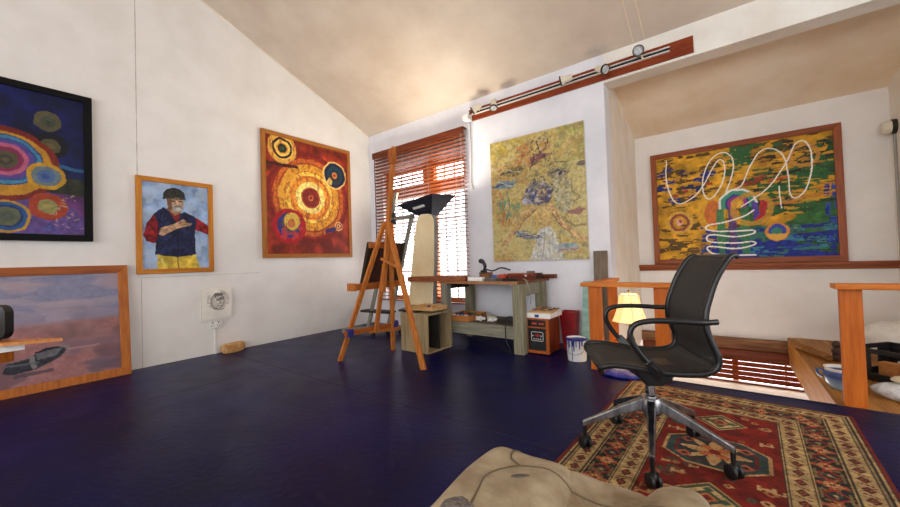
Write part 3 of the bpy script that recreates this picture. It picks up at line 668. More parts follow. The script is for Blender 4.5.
# --- golden unframed canvas
t = root('canvas_painting', 'unframed golden canvas of a dreaming girl, birds and a face, above the workbench', 'painting', (3.03, 0.0, 0.97))
u0, u1, v0, v1 = 2.43, 3.64, 0.975, 2.525
backing(t, u0, u1, v0, v1, 'x', -0.034, -0.004, 'raw_canvas', 'stretched_canvas')
p = Paint(u0, u1, v0, v1, 0.0055); p.fill((194, 166, 82), 0.3, 5, 8)
p.put(fbm(p.U0, p.V0, 4, 81) > 0.52, (206, 180, 92), 0.7, 0.2); p.put((fbm(p.U0, p.V0, 5, 84) > 0.5) & (p.V < 2.2) & (p.U < 2.95), (196, 132, 54), 0.6, 0.3)
p.put((p.V > 2.3) & (fbm(p.U0, p.V0, 6, 86) > 0.45), (186, 160, 40), 0.8, 0.3); p.put((p.U > 3.3) & (p.V > 2.0) & (fbm(p.U0, p.V0, 5, 87) > 0.4), (166, 168, 84), 0.7, 0.3)
p.put((p.V < 1.35) & (fbm(p.U0, p.V0, 6, 83) > 0.42), (196, 182, 112), 0.8, 0.2); p.wobble(0.02, 12)
p.put((np.hypot((p.U - 3.0) / 1.6, p.V - 2.28) < 0.16) & (fbm(p.U0, p.V0, 9, 88) > 0.42), (200, 116, 48), 0.8)
for k_, (c_, t_, a_) in enumerate((((206, 178, 92), 0.56, 0.5), ((176, 140, 60), 0.6, 0.5), ((222, 206, 150), 0.62, 0.5), ((120, 112, 92), 0.66, 0.55), ((196, 150, 80), 0.6, 0.4), ((150, 150, 130), 0.64, 0.5))):
    p.put(np.clip((fbm(p.U0, p.V0, 15 + 5 * k_, 201 + 3 * k_) - t_) / 0.08, 0, 1), c_, a_)
p.put((p.V > 1.2) & (p.V < 2.35) & (np.abs(fbm(p.U0, p.V0, 8, 231) - 0.5) < 0.008), (84, 74, 66), 0.6)
p.put((p.V < 1.9) & (np.abs(fbm(p.U0, p.V0, 6, 237) - 0.5) < 0.008), (116, 96, 84), 0.5)
p.put((p.V < 1.5) & (p.U < 3.0) & (fbm(p.U0, p.V0, 6, 241) > 0.45), (206, 190, 118), 0.5)
p.poly([(3.45, 2.1), (3.64, 2.1), (3.64, 1.25), (3.5, 1.3), (3.44, 1.5), (3.52, 1.62), (3.44, 1.8)], (204, 188, 116), 0.8); p.poly([(3.25, 1.95), (3.44, 1.92), (3.5, 1.62), (3.4, 1.5), (3.28, 1.6)], (166, 164, 132), 0.75, mott=0.5)
p.disc(3.33, 1.99, 0.13, (134, 120, 104), ry=0.06, a=0.7, mott=0.5); p.disc(3.35, 1.985, 0.05, (170, 160, 140), ry=0.028); p.disc(3.355, 1.985, 0.024, (56, 60, 78)); p.line([(3.25, 2.0), (3.33, 2.025), (3.42, 1.99)], 0.014, (70, 64, 70)); p.disc(3.60, 2.05, 0.06, (116, 104, 90), ry=0.03); p.line([(3.22, 2.09), (3.3, 2.13), (3.45, 2.10)], 0.02, (96, 84, 76), 0.7)
p.line([(3.47, 1.90), (3.5, 1.75), (3.565, 1.66), (3.5, 1.63)], 0.016, (150, 128, 80)); p.poly([(3.40, 1.54), (3.54, 1.56), (3.62, 1.53), (3.55, 1.47), (3.45, 1.49)], (150, 92, 96), 0.8)
p.line([(3.40, 1.43), (3.5, 1.36), (3.62, 1.37)], 0.03, (126, 112, 84), 0.7)
p.disc(3.09, 1.79, 0.16, (140, 134, 146), ry=0.14, mott=0.7); p.poly([(2.92, 1.84), (2.86, 1.68), (2.97, 1.66), (3.06, 1.68)], (146, 142, 156), mott=0.7); p.disc(3.13, 1.755, 0.055, (176, 142, 104), ry=0.075, mott=0.3); p.put((np.hypot(p.U - 3.09, p.V - 1.8) < 0.18) & (fbm(p.U0, p.V0, 26, 91) > 0.58), (60, 62, 104), 0.8)
p.line([(3.13, 1.77), (3.15, 1.765)], 0.012, (40, 36, 50)); p.line([(3.125, 1.735), (3.15, 1.735)], 0.008, (120, 60, 60))
p.line([(3.02, 1.62), (2.86, 1.5), (2.72, 1.33), (2.56, 1.17)], 0.055, (196, 148, 92), mott=0.4); p.line([(3.22, 1.62), (3.32, 1.45), (3.45, 1.3), (3.59, 1.19)], 0.055, (206, 158, 104), mott=0.4)
p.line([(3.04, 1.60), (2.88, 1.47), (2.72, 1.30)], 0.012, (112, 80, 52)); p.line([(3.19, 1.59), (3.3, 1.42), (3.46, 1.26)], 0.012, (118, 84, 56))
p.poly([(3.04, 1.62), (3.22, 1.62), (3.25, 1.42), (3.2, 1.3), (3.05, 1.3)], (206, 170, 96), mott=0.3); p.poly([(3.08, 1.36), (3.22, 1.38), (3.34, 1.1), (3.36, 0.975), (2.94, 0.975), (3.02, 1.2)], (196, 196, 186), mott=0.25); p.line([(3.14, 1.3), (3.1, 0.98)], 0.02, (160, 158, 150))
for (x, y, a, c) in ((2.93, 1.29, -0.25, (104, 112, 140)), (2.62, 1.95, 0.1, (100, 128, 150)), (2.74, 2.1, 0.15, (132, 116, 60))):
    p.poly([(x - 0.19, y - 0.19 * a + 0.02), (x - 0.05, y + 0.065), (x + 0.12, y + 0.19 * a + 0.03), (x + 0.2, y + 0.19 * a), (x + 0.1, y - 0.06), (x - 0.08, y - 0.045)], c, 0.9, 0.6, 5, 60)
    p.line([(x - 0.16, y), (x + 0.15, y + 0.1 * a)], 0.012, (48, 50, 84)); p.line([(x - 0.1, y + 0.05), (x + 0.12, y - 0.03)], 0.008, (210, 206, 180))
p.poly([(2.98, 2.22), (3.1, 2.27), (3.2, 2.33), (3.16, 2.25), (3.27, 2.22), (3.12, 2.19), (3.02, 2.13)], (126, 74, 76), mott=0.4); p.line([(3.08, 2.42), (3.12, 2.27)], 0.014, (92, 58, 62)); p.line([(2.98, 2.13), (3.05, 2.2)], 0.02, (80, 54, 70))
p.put((np.hypot(p.U - 2.68, p.V - 1.68) < 0.16) & (fbm(p.U0, p.V0, 12, 93) > 0.5), (96, 150, 120), 0.85); p.line([(2.56, 1.85), (2.6, 1.6), (2.58, 1.45)], 0.03, (196, 108, 50), 0.8); p.line([(2.66, 1.86), (2.70, 1.66), (2.63, 1.5)], 0.02, (70, 120, 110), 0.8)
p.disc(3.41, 1.12, 0.13, (160, 164, 168), ry=0.05); p.disc(3.43, 1.14, 0.05, (92, 150, 176), ry=0.03); p.line([(3.3, 1.08), (3.55, 1.1)], 0.02, (176, 112, 120), 0.8)
p.put((np.abs(p.V - 2.3) < 0.16) & (p.U > 2.8) & (p.U < 3.3) & (fbm(p.U0, p.V0, 45, 95) > 0.66), (70, 60, 50), 0.8); p.put((np.hypot(p.U - 3.1, p.V - 1.98) < 0.2) & (fbm(p.U0, p.V0, 45, 97) > 0.62), (120, 116, 76), 0.8)
for k_, (c_, t_, a_) in enumerate((((206, 178, 92), 0.6, 0.35), ((222, 206, 150), 0.64, 0.35), ((120, 112, 92), 0.68, 0.4))):
    p.put(np.clip((fbm(p.U0, p.V0, 18 + 6 * k_, 301 + 3 * k_) - t_) / 0.08, 0, 1), c_, a_)
g_ = p.img.mean(axis=2, keepdims=True); p.img = p.img * 0.82 + g_ * 0.18
p.mesh('picture', P, (p.u0, -0.035, p.v0), (1, 0, 0), (0, 0, 1), (0, -1, 0), t)

# --- abstract in the alcove
t = root('framed_painting', 'wide red-brown framed abstract with looping white lines on yellow, green and blue', 'painting', (4.98, AY, 0.86))
u0, u1, v0, v1 = 4.055, 5.91, 0.86, 2.385
frame_parts(t, u0, u1, v0, v1, 0.066, 'x', AY - 0.005, 0.04, 'red_frame_x', 'red_frame_z')
backing(t, u0 + 0.01, u1 - 0.01, v0 + 0.01, v1 - 0.01, 'x', AY - 0.022, AY - 0.003)
p = Paint(u0 + 0.06, u1 - 0.06, v0 + 0.06, v1 - 0.06, 0.0062); p.fill((196, 144, 30), 0.35, 6, 10)
p.put(fbm(p.U0 * 0.35, p.V0, 22, 101) > 0.60, (70, 52, 24), 0.85)
p.put((p.U > 5.1) & (fbm(p.U0 * 0.5, p.V0, 5, 103) + (p.U - 5.1) * 0.25 - (p.V - 1.5) * 0.5 > 0.5), (48, 92, 44), 1, 0.5, 3, 14)
p.put((p.U > 4.75) & (p.V < 1.3) & (fbm(p.U0 * 0.4, p.V0, 6, 105) > 0.36), (52, 96, 84), 1, 0.4)
p.put((p.U > 4.7) & (p.V < 1.12 + 0.08 * (p.U - 4.7)) & (fbm(p.U0 * 0.3, p.V0, 7, 107) > 0.42), (28, 44, 132), 1, 0.4)
p.wobble(0.012, 16)
rr = random.Random(12)
def dabs(n, ux, vx, cols, lw=(0.05, 0.2), lh=(0.01, 0.035)):
    for _ in range(n):
        x = rr.uniform(*ux); y = rr.uniform(*vx); L = rr.uniform(*lw); h = rr.uniform(*lh)
        p.put((np.abs(p.U - x) < L / 2) & (np.abs(p.V - y) < h / 2) & (fbm(p.U0 * 0.3, p.V0, 60, rr.randint(0, 50)) > 0.42), rr.choice(cols), 0.95)
YE = (206, 154, 34); GR = (46, 96, 50); BL = (28, 44, 130); DK = (44, 36, 30); RD = (170, 48, 36); TE = (60, 120, 104); OC = (176, 120, 36)
dabs(130, (4.12, 4.8), (0.95, 2.3), [DK, OC, YE, YE, (120, 96, 30)], (0.04, 0.16), (0.006, 0.02)); dabs(16, (4.15, 4.75), (1.7, 2.15), [BL, (30, 36, 90)], (0.07, 0.17), (0.03, 0.08)); dabs(14, (4.6, 4.8), (1.0, 1.4), [BL, (40, 60, 140)], (0.04, 0.1), (0.04, 0.1))
dabs(70, (4.9, 5.85), (1.95, 2.32), [OC, YE, OC, DK, DK, GR], (0.05, 0.2), (0.01, 0.05)); dabs(70, (5.1, 5.85), (1.4, 1.95), [GR, GR, GR, (36, 74, 40), YE, DK], (0.08, 0.3), (0.012, 0.05))
dabs(16, (5.0, 5.5), (1.78, 1.92), [RD, (196, 90, 40), YE], (0.06, 0.22), (0.012, 0.03)); dabs(18, (5.35, 5.85), (1.55, 1.75), [YE, YE, (190, 120, 40)], (0.12, 0.35), (0.02, 0.05)); dabs(50, (4.9, 5.85), (0.93, 1.3), [BL, BL, TE, TE, (60, 130, 150), (36, 60, 150)], (0.08, 0.3), (0.012, 0.05)); dabs(12, (5.76, 5.84), (1.0, 1.7), [BL, (50, 80, 170)], (0.03, 0.06), (0.06, 0.16))
dabs(10, (4.95, 5.1), (2.05, 2.3), [GR], (0.08, 0.16), (0.06, 0.12)); dabs(10, (4.3, 4.85), (1.62, 1.9), [RD, (150, 60, 50)], (0.04, 0.1), (0.02, 0.04))
p.ring(4.366, 1.42, 0.11, 0.155, (204, 160, 60)); p.ring(4.366, 1.42, 0.08, 0.115, (140, 70, 60)); p.disc(4.366, 1.42, 0.045, (212, 160, 130)); p.disc(4.38, 1.43, 0.02, (170, 60, 60))
p.disc(4.72, 1.52, 0.15, (214, 160, 40), ry=0.24); p.disc(4.74, 1.5, 0.09, (200, 100, 50), ry=0.17, a=0.8)
for x in (4.78, 4.9, 5.02): p.poly([(x, 0.98), (x + 0.07, 0.98), (x + 0.075, 1.55), (x - 0.01, 1.55)], (60, 120, 80) if x != 4.9 else (90, 60, 120), 0.9)
for r, c in ((0.19, (228, 230, 222)), (0.165, (70, 150, 120)), (0.12, (40, 60, 140)), (0.10, (150, 60, 130)), (0.065, (226, 160, 50)), (0.04, (236, 190, 60))): p.put((np.hypot(p.U - 4.985, (p.V - 1.60)) < r) & (p.V > 1.545), c)
p.poly([(5.2, 1.62), (5.28, 1.62), (5.24, 1.4), (5.14, 1.36), (5.2, 1.5)], (176, 44, 44)); p.ring(5.12, 1.52, 0.15, 0.21, (206, 150, 50), 0.8); p.poly([(5.12, 1.62), (5.17, 1.6), (5.2, 1.45), (5.14, 1.38)], (90, 70, 160))
p.disc(5.344, 1.225, 0.11, (214, 140, 60)); p.disc(5.344, 1.235, 0.08, (60, 70, 160)); p.disc(5.34, 1.22, 0.05, (60, 130, 110)); p.put((np.hypot(p.U - 5.34, p.V - 1.225) < 0.1) & (p.V < 1.2), (220, 170, 70))
p.ring(5.607, 2.086, 0.10, 0.135, (200, 140, 60), 0.9); p.line([(5.55, 2.05), (5.68, 2.12)], 0.02, (70, 70, 50))
p.wobble(0.003, 8); WL = (240, 238, 226)
w1 = spline([(4.25, 2.28), (4.235, 2.05), (4.27, 1.83), (4.33, 1.70), (4.41, 1.675), (4.53, 1.74), (4.65, 1.88), (4.75, 2.08), (4.82, 2.18), (4.87, 2.15), (4.875, 2.0), (4.83, 1.84), (4.75, 1.72), (4.69, 1.70), (4.645, 1.80), (4.655, 2.0), (4.74, 2.2), (4.86, 2.27), (4.95, 2.2), (4.965, 2.06), (4.93, 1.9), (4.88, 1.75), (4.95, 1.78), (5.04, 1.83), (5.12, 2.03), (5.22, 2.2), (5.33, 2.22), (5.43, 2.12), (5.465, 1.9), (5.475, 1.66), (5.52, 1.605), (5.6, 1.68), (5.66, 1.88), (5.668, 2.1), (5.62, 2.24), (5.54, 2.23), (5.45, 2.02), (5.3, 1.78), (5.16, 1.65), (5.03, 1.56)], 8)
p.line(w1, 0.013, WL)
p.line(spline([(5.14, 1.5), (5.05, 1.44), (4.85, 1.38), (4.69, 1.36), (4.66, 1.31), (4.78, 1.27), (5.0, 1.26), (5.12, 1.26), (5.13, 1.22), (4.95, 1.19), (4.72, 1.23), (4.66, 1.2), (4.7, 1.14), (4.95, 1.11), (5.11, 1.12), (5.13, 1.08), (4.95, 1.04), (4.72, 1.08), (4.66, 1.06), (4.72, 0.99), (4.92, 0.96), (5.14, 0.955)], 8), 0.017, WL)
p.line([(5.381, 1.76), (5.385, 1.62), (5.392, 1.5)], 0.012, WL)
p.mesh('picture', P, (p.u0, AY - 0.026, p.v0), (1, 0, 0), (0, 0, 1), (0, -1, 0), t)

# --- seascape leaning on the left wall
a_lean = math.radians(-6.5)
t = root('framed_painting', 'chestnut-framed lilac seascape with a dark boat, leaning on the floor by the wall', 'painting', (0.165, -3.9, 0.0))
RL = Matrix.Rotation(a_lean, 4, 'Y')   # lean back onto the wall
def lean(o):
    o.data.transform(RL); return o
u0, u1, v0, v1 = -4.75, -3.22, 0.0, 1.075
def lb(pts, m, d0, d1):
    mb = MB(); mb.prism([(y + 3.9, z) for y, z in pts], (d0, 0, 0), (0, 1, 0), (0, 0, 1), (1, 0, 0), d1 - d0)
    return lean(mb.build('frame_bar', m, t, bevel=0.003, local=True))
w = 0.075
lb([(u0, v1), (u1, v1), (u1 - w, v1 - w), (u0 + w, v1 - w)], 'sea_frame_y', -0.035, 0.0); lb([(u0, v0), (u1, v0), (u1 - w, v0 + w), (u0 + w, v0 + w)], 'sea_frame_z', -0.035, 0.0)
lb([(u0, v0), (u0 + w, v0 + w), (u0 + w, v1 - w), (u0, v1)], 'sea_frame_z', -0.035, 0.0); lb([(u1, v0), (u1 - w, v0 + w), (u1 - w, v1 - w), (u1, v1)], 'sea_frame_z', -0.035, 0.0)
mb = MB(); mb.box((-0.028, (u0 + u1) / 2 + 3.9, (v0 + v1) / 2), (0.01, u1 - u0 - 0.03, v1 - v0 - 0.03)); lean(mb.build('backing', 'raw_canvas', t, local=True))
p = Paint(u0 + w - 0.006, u1 - w + 0.006, v0 + w - 0.006, v1 - w + 0.006, 0.006); p.fill((150, 138, 152), 0.15, 7, 6)
hz = 0.55
f1 = fbm(p.U0 * 0.35, p.V0, 9, 111); f2 = fbm(p.U0 * 0.25, p.V0, 16, 113)
sky = np.clip((p.V - hz) / 0.05, 0, 1); gnd = 1 - sky
sf = lambda f, t, w=0.10: np.clip((f - t) / w + 0.5, 0, 1)
p.put(sky * sf(f1, 0.55), (122, 126, 154), 0.75, 0.1); p.put(sky * sf(f2, 0.58), (172, 154, 158), 0.6); p.put(sky * sf(-f1, -0.40) * np.clip((p.V - 0.75) / 0.1, 0, 1), (164, 142, 150), 0.6); p.put(sky * np.clip((0.75 - p.V) / 0.15, 0, 1) * sf(f2, 0.45), (128, 120, 144), 0.7)
p.put(gnd, (142, 104, 104), 1, 0.2, 9, 10); p.put(gnd * sf(f1, 0.52), (156, 104, 102), 0.7, 0.2); p.put(gnd * np.clip((0.45 - p.V) / 0.08, 0, 1) * sf(f2, 0.54), (124, 98, 112), 0.7); p.put(gnd * np.clip((0.35 - p.V) / 0.08, 0, 1) * sf(-f1, -0.45), (112, 82, 90), 0.8); p.put(gnd * np.clip((0.22 - p.V) / 0.06, 0, 1) * sf(f2, 0.5), (98, 84, 98), 0.7)
p.wobble(0.006, 18)
p.poly([(-4.02, 0.20), (-4.0, 0.27), (-3.86, 0.30), (-3.80, 0.36), (-3.68, 0.37), (-3.66, 0.33), (-3.7, 0.27), (-3.84, 0.20), (-3.96, 0.18)], (44, 46, 54), mott=0.5); p.poly([(-3.84, 0.33), (-3.68, 0.35), (-3.72, 0.29), (-3.83, 0.27)], (96, 94, 100)); p.line([(-3.86, 0.30), (-3.85, 0.22)], 0.03, (120, 118, 118)); p.line([(-3.84, 0.335), (-3.67, 0.36)], 0.015, (26, 28, 34)); p.line([(-4.0, 0.255), (-3.83, 0.25)], 0.014, (90, 92, 98)); p.line([(-3.7, 0.37), (-3.645, 0.35), (-3.65, 0.31)], 0.02, (130, 116, 116)); p.line([(-3.64, 0.33), (-3.45, 0.33)], 0.012, (176, 130, 122)); p.line([(-3.95, 0.16), (-3.75, 0.17)], 0.03, (70, 60, 70), 0.7)
ob = p.mesh('picture', P, (-0.012, p.u0 + 3.9, p.v0), (0, 1, 0), (0, 0, 1), (1, 0, 0)); ob.data.transform(RL); ob.parent = t

# --- charcoal study on a small canvas, socket, wrapped block
t = root('canvas_drawing', 'small white canvas with a charcoal head, propped on the wall socket', 'drawing', (0.02, -2.415, 0.41))
u0, u1, v0, v1 = -2.57, -2.256, 0.41, 0.773
mb = MB(); mb.span((0.002, u0, v0), (0.034, u1, v1)); mb.build('stretched_canvas', 'raw_canvas', t)
p = Paint(u0, u1, v0, v1, 0.0035); p.fill((232, 226, 214), 0.06, 8, 12); p.wobble(0.004, 40)
p.disc(-2.41, 0.62, 0.075, (168, 160, 150), ry=0.095, a=0.8); p.put((np.hypot((p.U + 2.40), (p.V - 0.63)) < 0.12) & (fbm(p.U0, p.V0, 22, 121) > 0.5), (186, 178, 168), 0.7); p.disc(-2.40, 0.61, 0.055, (206, 198, 188), ry=0.07)
p.ring(-2.41, 0.615, 0.062, 0.076, (112, 106, 100), k=1.25, a=0.5); p.line([(-2.42, 0.63), (-2.395, 0.63)], 0.012, (60, 56, 54)); p.line([(-2.375, 0.635), (-2.355, 0.638)], 0.012, (60, 56, 54)); p.line([(-2.385, 0.62), (-2.372, 0.59), (-2.39, 0.588)], 0.007, (84, 80, 76)); p.line([(-2.41, 0.56), (-2.37, 0.562)], 0.008, (80, 74, 72)); p.put((np.hypot((p.U + 2.385) / 1.2, p.V - 0.685) < 0.05) & (fbm(p.U0, p.V0, 40, 127) > 0.4), (96, 92, 88), 0.8); p.line([(-2.45, 0.53), (-2.4, 0.51), (-2.34, 0.52)], 0.01, (150, 142, 134))
p.mesh('picture', P_draw, (0.0345, p.u0, p.v0), (0, 1, 0), (0, 0, 1), (1, 0, 0), t)
t = root('wall_socket', 'white double wall socket with a conduit below the charcoal canvas', 'socket', (0.0, -2.43, 0.0))
mb = MB(); mb.span((0, -2.497, 0.30), (0.035, -2.37, 0.385)); mb.build('socket_box', 'white_plastic', t, bevel=0.004)
for k in range(2):
    mb = MB(); y = -2.465 + k * 0.062
    for dy, dz in ((0, 0.018), (-0.011, -0.012), (0.011, -0.012)): mb.box((0.0355, y + dy, 0.345 + dz), (0.003, 0.007, 0.012))
    mb.box((0.037, y, 0.372), (0.006, 0.014, 0.012)); mb.build('outlet', 'tube_grey', t)
mb = MB(); mb.span((0, -2.445, 0.0), (0.018, -2.42, 0.30)); mb.build('conduit', 'white_plastic', t, bevel=0.003)
mb = MB()
R = Matrix.Rotation(0.25, 3, 'Z')
mb.ball((0.09, -2.27, 0.055), (0.07, 0.13, 0.055), 20, 12, lambda v: R @ Vector((max(-0.058, min(0.058, v.x * 1.35)), max(-0.115, min(0.115, v.y * 1.3)), max(-0.052, min(0.047, v.z * 1.45))))); o = mb.build('wrapped_parcel', 'kraft', smooth=True)
tag(o, 'small brown paper-wrapped parcel on the floor under the wall socket', 'parcel')

# ================================================================== EASEL
t = root('studio_easel', 'tall beech A-frame easel on the navy floor, one leg reaching toward the room', 'easel', (1.95, -1.55, 0))
AP = Vector((2.055, -1.55, 1.36))
def leg(p, q, w=0.05, h=0.028, m='easel', name='leg', up=(1, 0, 0)):
    mb = MB(); mb.bar(p, q, w, h, up); return mb.build(name, m, t, bevel=0.003)
leg((1.611, -1.855, 0.0), (2.05, -1.585, 1.42)); leg((1.757, -1.239, 0.0), (2.05, -1.50, 1.42)); leg((2.575, -1.635, 0.0), (2.07, -1.56, 1.43), 0.055, 0.03, up=(0, 1, 0))
leg((1.83, -1.55, 0.27), (2.0, -1.55, 1.0), 0.05, 0.026, name='mast'); leg((1.965, -1.55, 0.7), (2.185, -1.55, 2.19), 0.045, 0.03, name='mast')
leg((1.80, -1.93, 0.31), (1.815, -1.20, 0.30), 0.05, 0.022, 'easel_dark', 'crossbar'); 
for y, x in ((-1.87, 1.802), (-1.26, 1.813)):
    mb = MB(); mb.box((x, y, 0.31), (0.062, 0.06, 0.075)); mb.build('blue_tape_wrap', 'tape_blue', t)
leg((1.965, -1.72, 1.19), (1.965, -1.36, 1.19), 0.06, 0.03, 'easel_dark', 'crossbar')
leg((2.0, -1.60, 1.05), (2.25, -1.59, 0.95), 0.03, 0.02, 'easel', 'brace')
mb = MB(); mb.span((1.70, -1.80, 0.73), (1.83, -1.14, 0.755)); mb.span((1.82, -1.80, 0.73), (1.84, -1.14, 0.80)); mb.span((1.69, -1.80, 0.73), (1.71, -1.14, 0.775)); mb.build('canvas_tray', 'easel_dark', t, bevel=0.003)
mb = MB(); mb.box((1.78, -1.81, 0.765), (0.12, 0.03, 0.08)); mb.build('tray_end', 'easel', t, bevel=0.003)
mb = MB(); mb.bar((2.16, -1.55, 2.02), (2.16, -1.55, 2.16), 0.075, 0.05, (1, 0, 0)); mb.build('canvas_clamp', 'easel_dark', t, bevel=0.003)
mb = MB(); mb.lathe([(0.0, -0.03), (0.016, -0.03), (0.016, 0.03), (0.0, 0.03)], (2.02, -1.5, 1.36), 12, Matrix.Rotation(PI / 2, 3, 'X')); mb.build('pivot_bolt', 'steel', t, smooth=True)
# panel standing on the easel's tray, seen from behind
t = root('painting_panel', 'dark maroon panel standing on the easel tray, seen from its back', 'panel', (1.77, -1.52, 0.755))
def tilt_bar(p, q, w, h, m, name):
    mb = MB(); mb.bar(p, q, w, h, (0, 1, 0)); return mb.build(name, m, t, bevel=0.002)
k = 0.30
mb = MB(); mb.bar((1.745, -1.41, 0.757), (1.745 + 0.47 * k, -1.41, 0.757 + 0.47), 0.54, 0.012, (-1, 0, k)); mb.build('panel', 'canvas_back', t)
for y in (-1.655, -1.165): 
    mb = MB(); mb.bar((1.763, y, 0.757), (1.763 + 0.47 * k, y, 0.757 + 0.47), 0.04, 0.018, (-1, 0, k)); mb.build('stretcher_bar', 'dark_wood', t)

# grey studio stand behind the easel
t = root('grey_easel', 'weathered grey studio easel with base skids, half hidden behind the beech easel', 'easel', (0.95, -0.75, 0))
def gl(p, q, w=0.055, h=0.03, m='grey_wood', name='upright', up=(0, 1, 0)):
    mb = MB(); mb.bar(p, q, w, h, up); return mb.build(name, m, t, bevel=0.003)
gl((0.78, -0.78, 0.10), (1.345, -0.70, 1.95)); gl((1.02, -0.62, 0.10), (1.585, -0.66, 1.64))
gl((1.22, -0.70, 1.60), (1.60, -0.66, 1.60), 0.03, 0.085, name='top_crossbar'); gl((0.66, -0.74, 0.33), (1.19, -0.70, 0.33), 0.03, 0.16, 'dark_wood', 'lower_crossbar')
gl((0.56, -1.06, 0.085), (0.93, -0.47, 0.085), 0.09, 0.05, 'green_grey_x', 'skid', (0, 0, 1)); gl((0.90, -0.86, 0.07), (1.15, -0.42, 0.07), 0.06, 0.05, 'tray_wood', 'skid', (0, 0, 1))
for x, y in ((0.585, -1.02), (0.90, -0.52), (1.12, -0.48), (0.93, -0.82)):
    mb = MB(); mb.span((x - 0.02, y - 0.02, 0.0), (x + 0.02, y + 0.02, 0.06)); mb.build('foot', 'dark_wood', t)
gl((1.28, -0.71, 1.52), (1.28, -0.71, 1.68), 0.05, 0.06, 'black_plastic', 'clamp', (1, 0, 0))

# ================================================================== SOFTBOX
t = root('softbox_light', 'black square softbox on a light stand in front of the window, opening upward', 'studio light', (2.0, -0.62, 0))
SBR = Matrix.Rotation(math.radians(8), 3, 'X') @ Matrix.Rotation(math.radians(4), 3, 'Y')
apx = Vector((1.86, -0.62, 1.56)); topc = Vector((1.83, -0.62, 1.86)); hw = 0.37
cs = [Vector(c_) for c_ in ((1.498, -0.85, 1.747), (2.049, -0.80, 1.826), (1.991, -0.25, 1.885), (1.44, -0.30, 1.806))]
topc = sum(cs, Vector()) / 4; apx = Vector((1.81, -0.56, 1.565))
bs = [apx + (c_ - topc) * 0.17 for c_ in cs]; upn = Vector((-0.13, -0.119, 0.984))
mb = MB(); mb.add(cs + bs, [(0, 1, 5, 4), (1, 2, 6, 5), (2, 3, 7, 6), (3, 0, 4, 7), (7, 6, 5, 4)])
o = mb.build('fabric_shell', 'black_fabric', t); sd = o.modifiers.new('thick', 'SOLIDIFY'); sd.thickness = 0.006
mb = MB(); mb.add([topc + (c_ - topc) * 0.97 - Vector((0, 0, 0.02)) for c_ in cs], [(0, 1, 2, 3)]); mb.build('diffuser', 'white_paper', t)
mid = (cs[0] + cs[1]) / 2; n_ = (cs[1] - cs[0]).cross(bs[0] - cs[0]).normalized()
mb = MB(); e = (cs[1] - cs[0]).normalized(); dn = ((bs[0] + bs[1]) / 2 - mid).normalized(); a0 = mid + dn * 0.10 + n_ * (-0.006 if n_.y > 0 else 0.006)
mb.add([a0 - e * 0.1, a0 + e * 0.08, a0 + e * 0.08 + dn * 0.035, a0 - e * 0.1 + dn * 0.035], [(0, 1, 2, 3)]); o = mb.build('label_strip', 'tube_white', t); sd = o.modifiers.new('thick', 'SOLIDIFY'); sd.thickness = 0.003
mb = MB(); mb.lathe([(0.05, 0), (0.06, 0.06), (0.06, 0.16)], apx - Vector((0, 0, 0.14)), 16); mb.build('lamp_head', 'black_plastic', t, smooth=True)
mb = MB(); mb.tube([(1.81, -0.56, 0.35), (1.81, -0.56, 1.44)], 0.014, 10); mb.build('pole', 'cable_black', t, smooth=True)
for k in range(3):
    a = 2 * PI * k / 3 + 0.26
    mb = MB(); mb.tube([(1.81, -0.56, 0.42), (1.81 + 0.2 * math.cos(a), -0.56 + 0.2 * math.sin(a), 0.015)], 0.009, 8); mb.build('leg', 'cable_black', t, smooth=True)

# ================================================================== CRATE, TALL BOARD, SLAB
t = root('wooden_crate', 'weathered upright wooden crate with its dark open side facing the workbench', 'crate', (2.04, -0.98, 0))
X0, X1, Y0, Y1, Z1 = 1.845, 2.25, -1.19, -0.76, 0.43
mb = MB(); mb.span((X0, Y0, 0.0), (X1, Y0 + 0.02, Z1)); mb.build('side_panel', 'crate', t, bevel=0.002)
mb = MB(); mb.span((X0, Y1 - 0.02, 0.0), (X1, Y1, Z1)); mb.build('side_panel', 'crate', t, bevel=0.002)
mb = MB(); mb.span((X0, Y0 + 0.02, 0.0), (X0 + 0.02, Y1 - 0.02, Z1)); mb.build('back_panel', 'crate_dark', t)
mb = MB(); mb.span((X0 + 0.02, Y0 + 0.02, 0.0), (X1, Y1 - 0.02, 0.02)); mb.build('bottom_panel', 'crate', t)
mb = MB(); mb.span((X0 + 0.02, Y0 + 0.02, Z1 - 0.02), (X1, Y1 - 0.02, Z1)); mb.build('top_panel', 'crate', t)
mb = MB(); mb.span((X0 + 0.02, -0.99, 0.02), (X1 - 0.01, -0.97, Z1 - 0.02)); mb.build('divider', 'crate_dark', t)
mb = MB(); mb.prism([(1.77, -1.15), (2.05, -1.15), (2.05, -0.65), (1.56, -0.65)], (0, 0, 0.431), (1, 0, 0), (0, 1, 0), (0, 0, 1), 0.024); o = mb.build('wooden_slab', 'dark_wood', bevel=0.003); tag(o, 'dark plank slab lying across the top of the weathered crate', 'board')
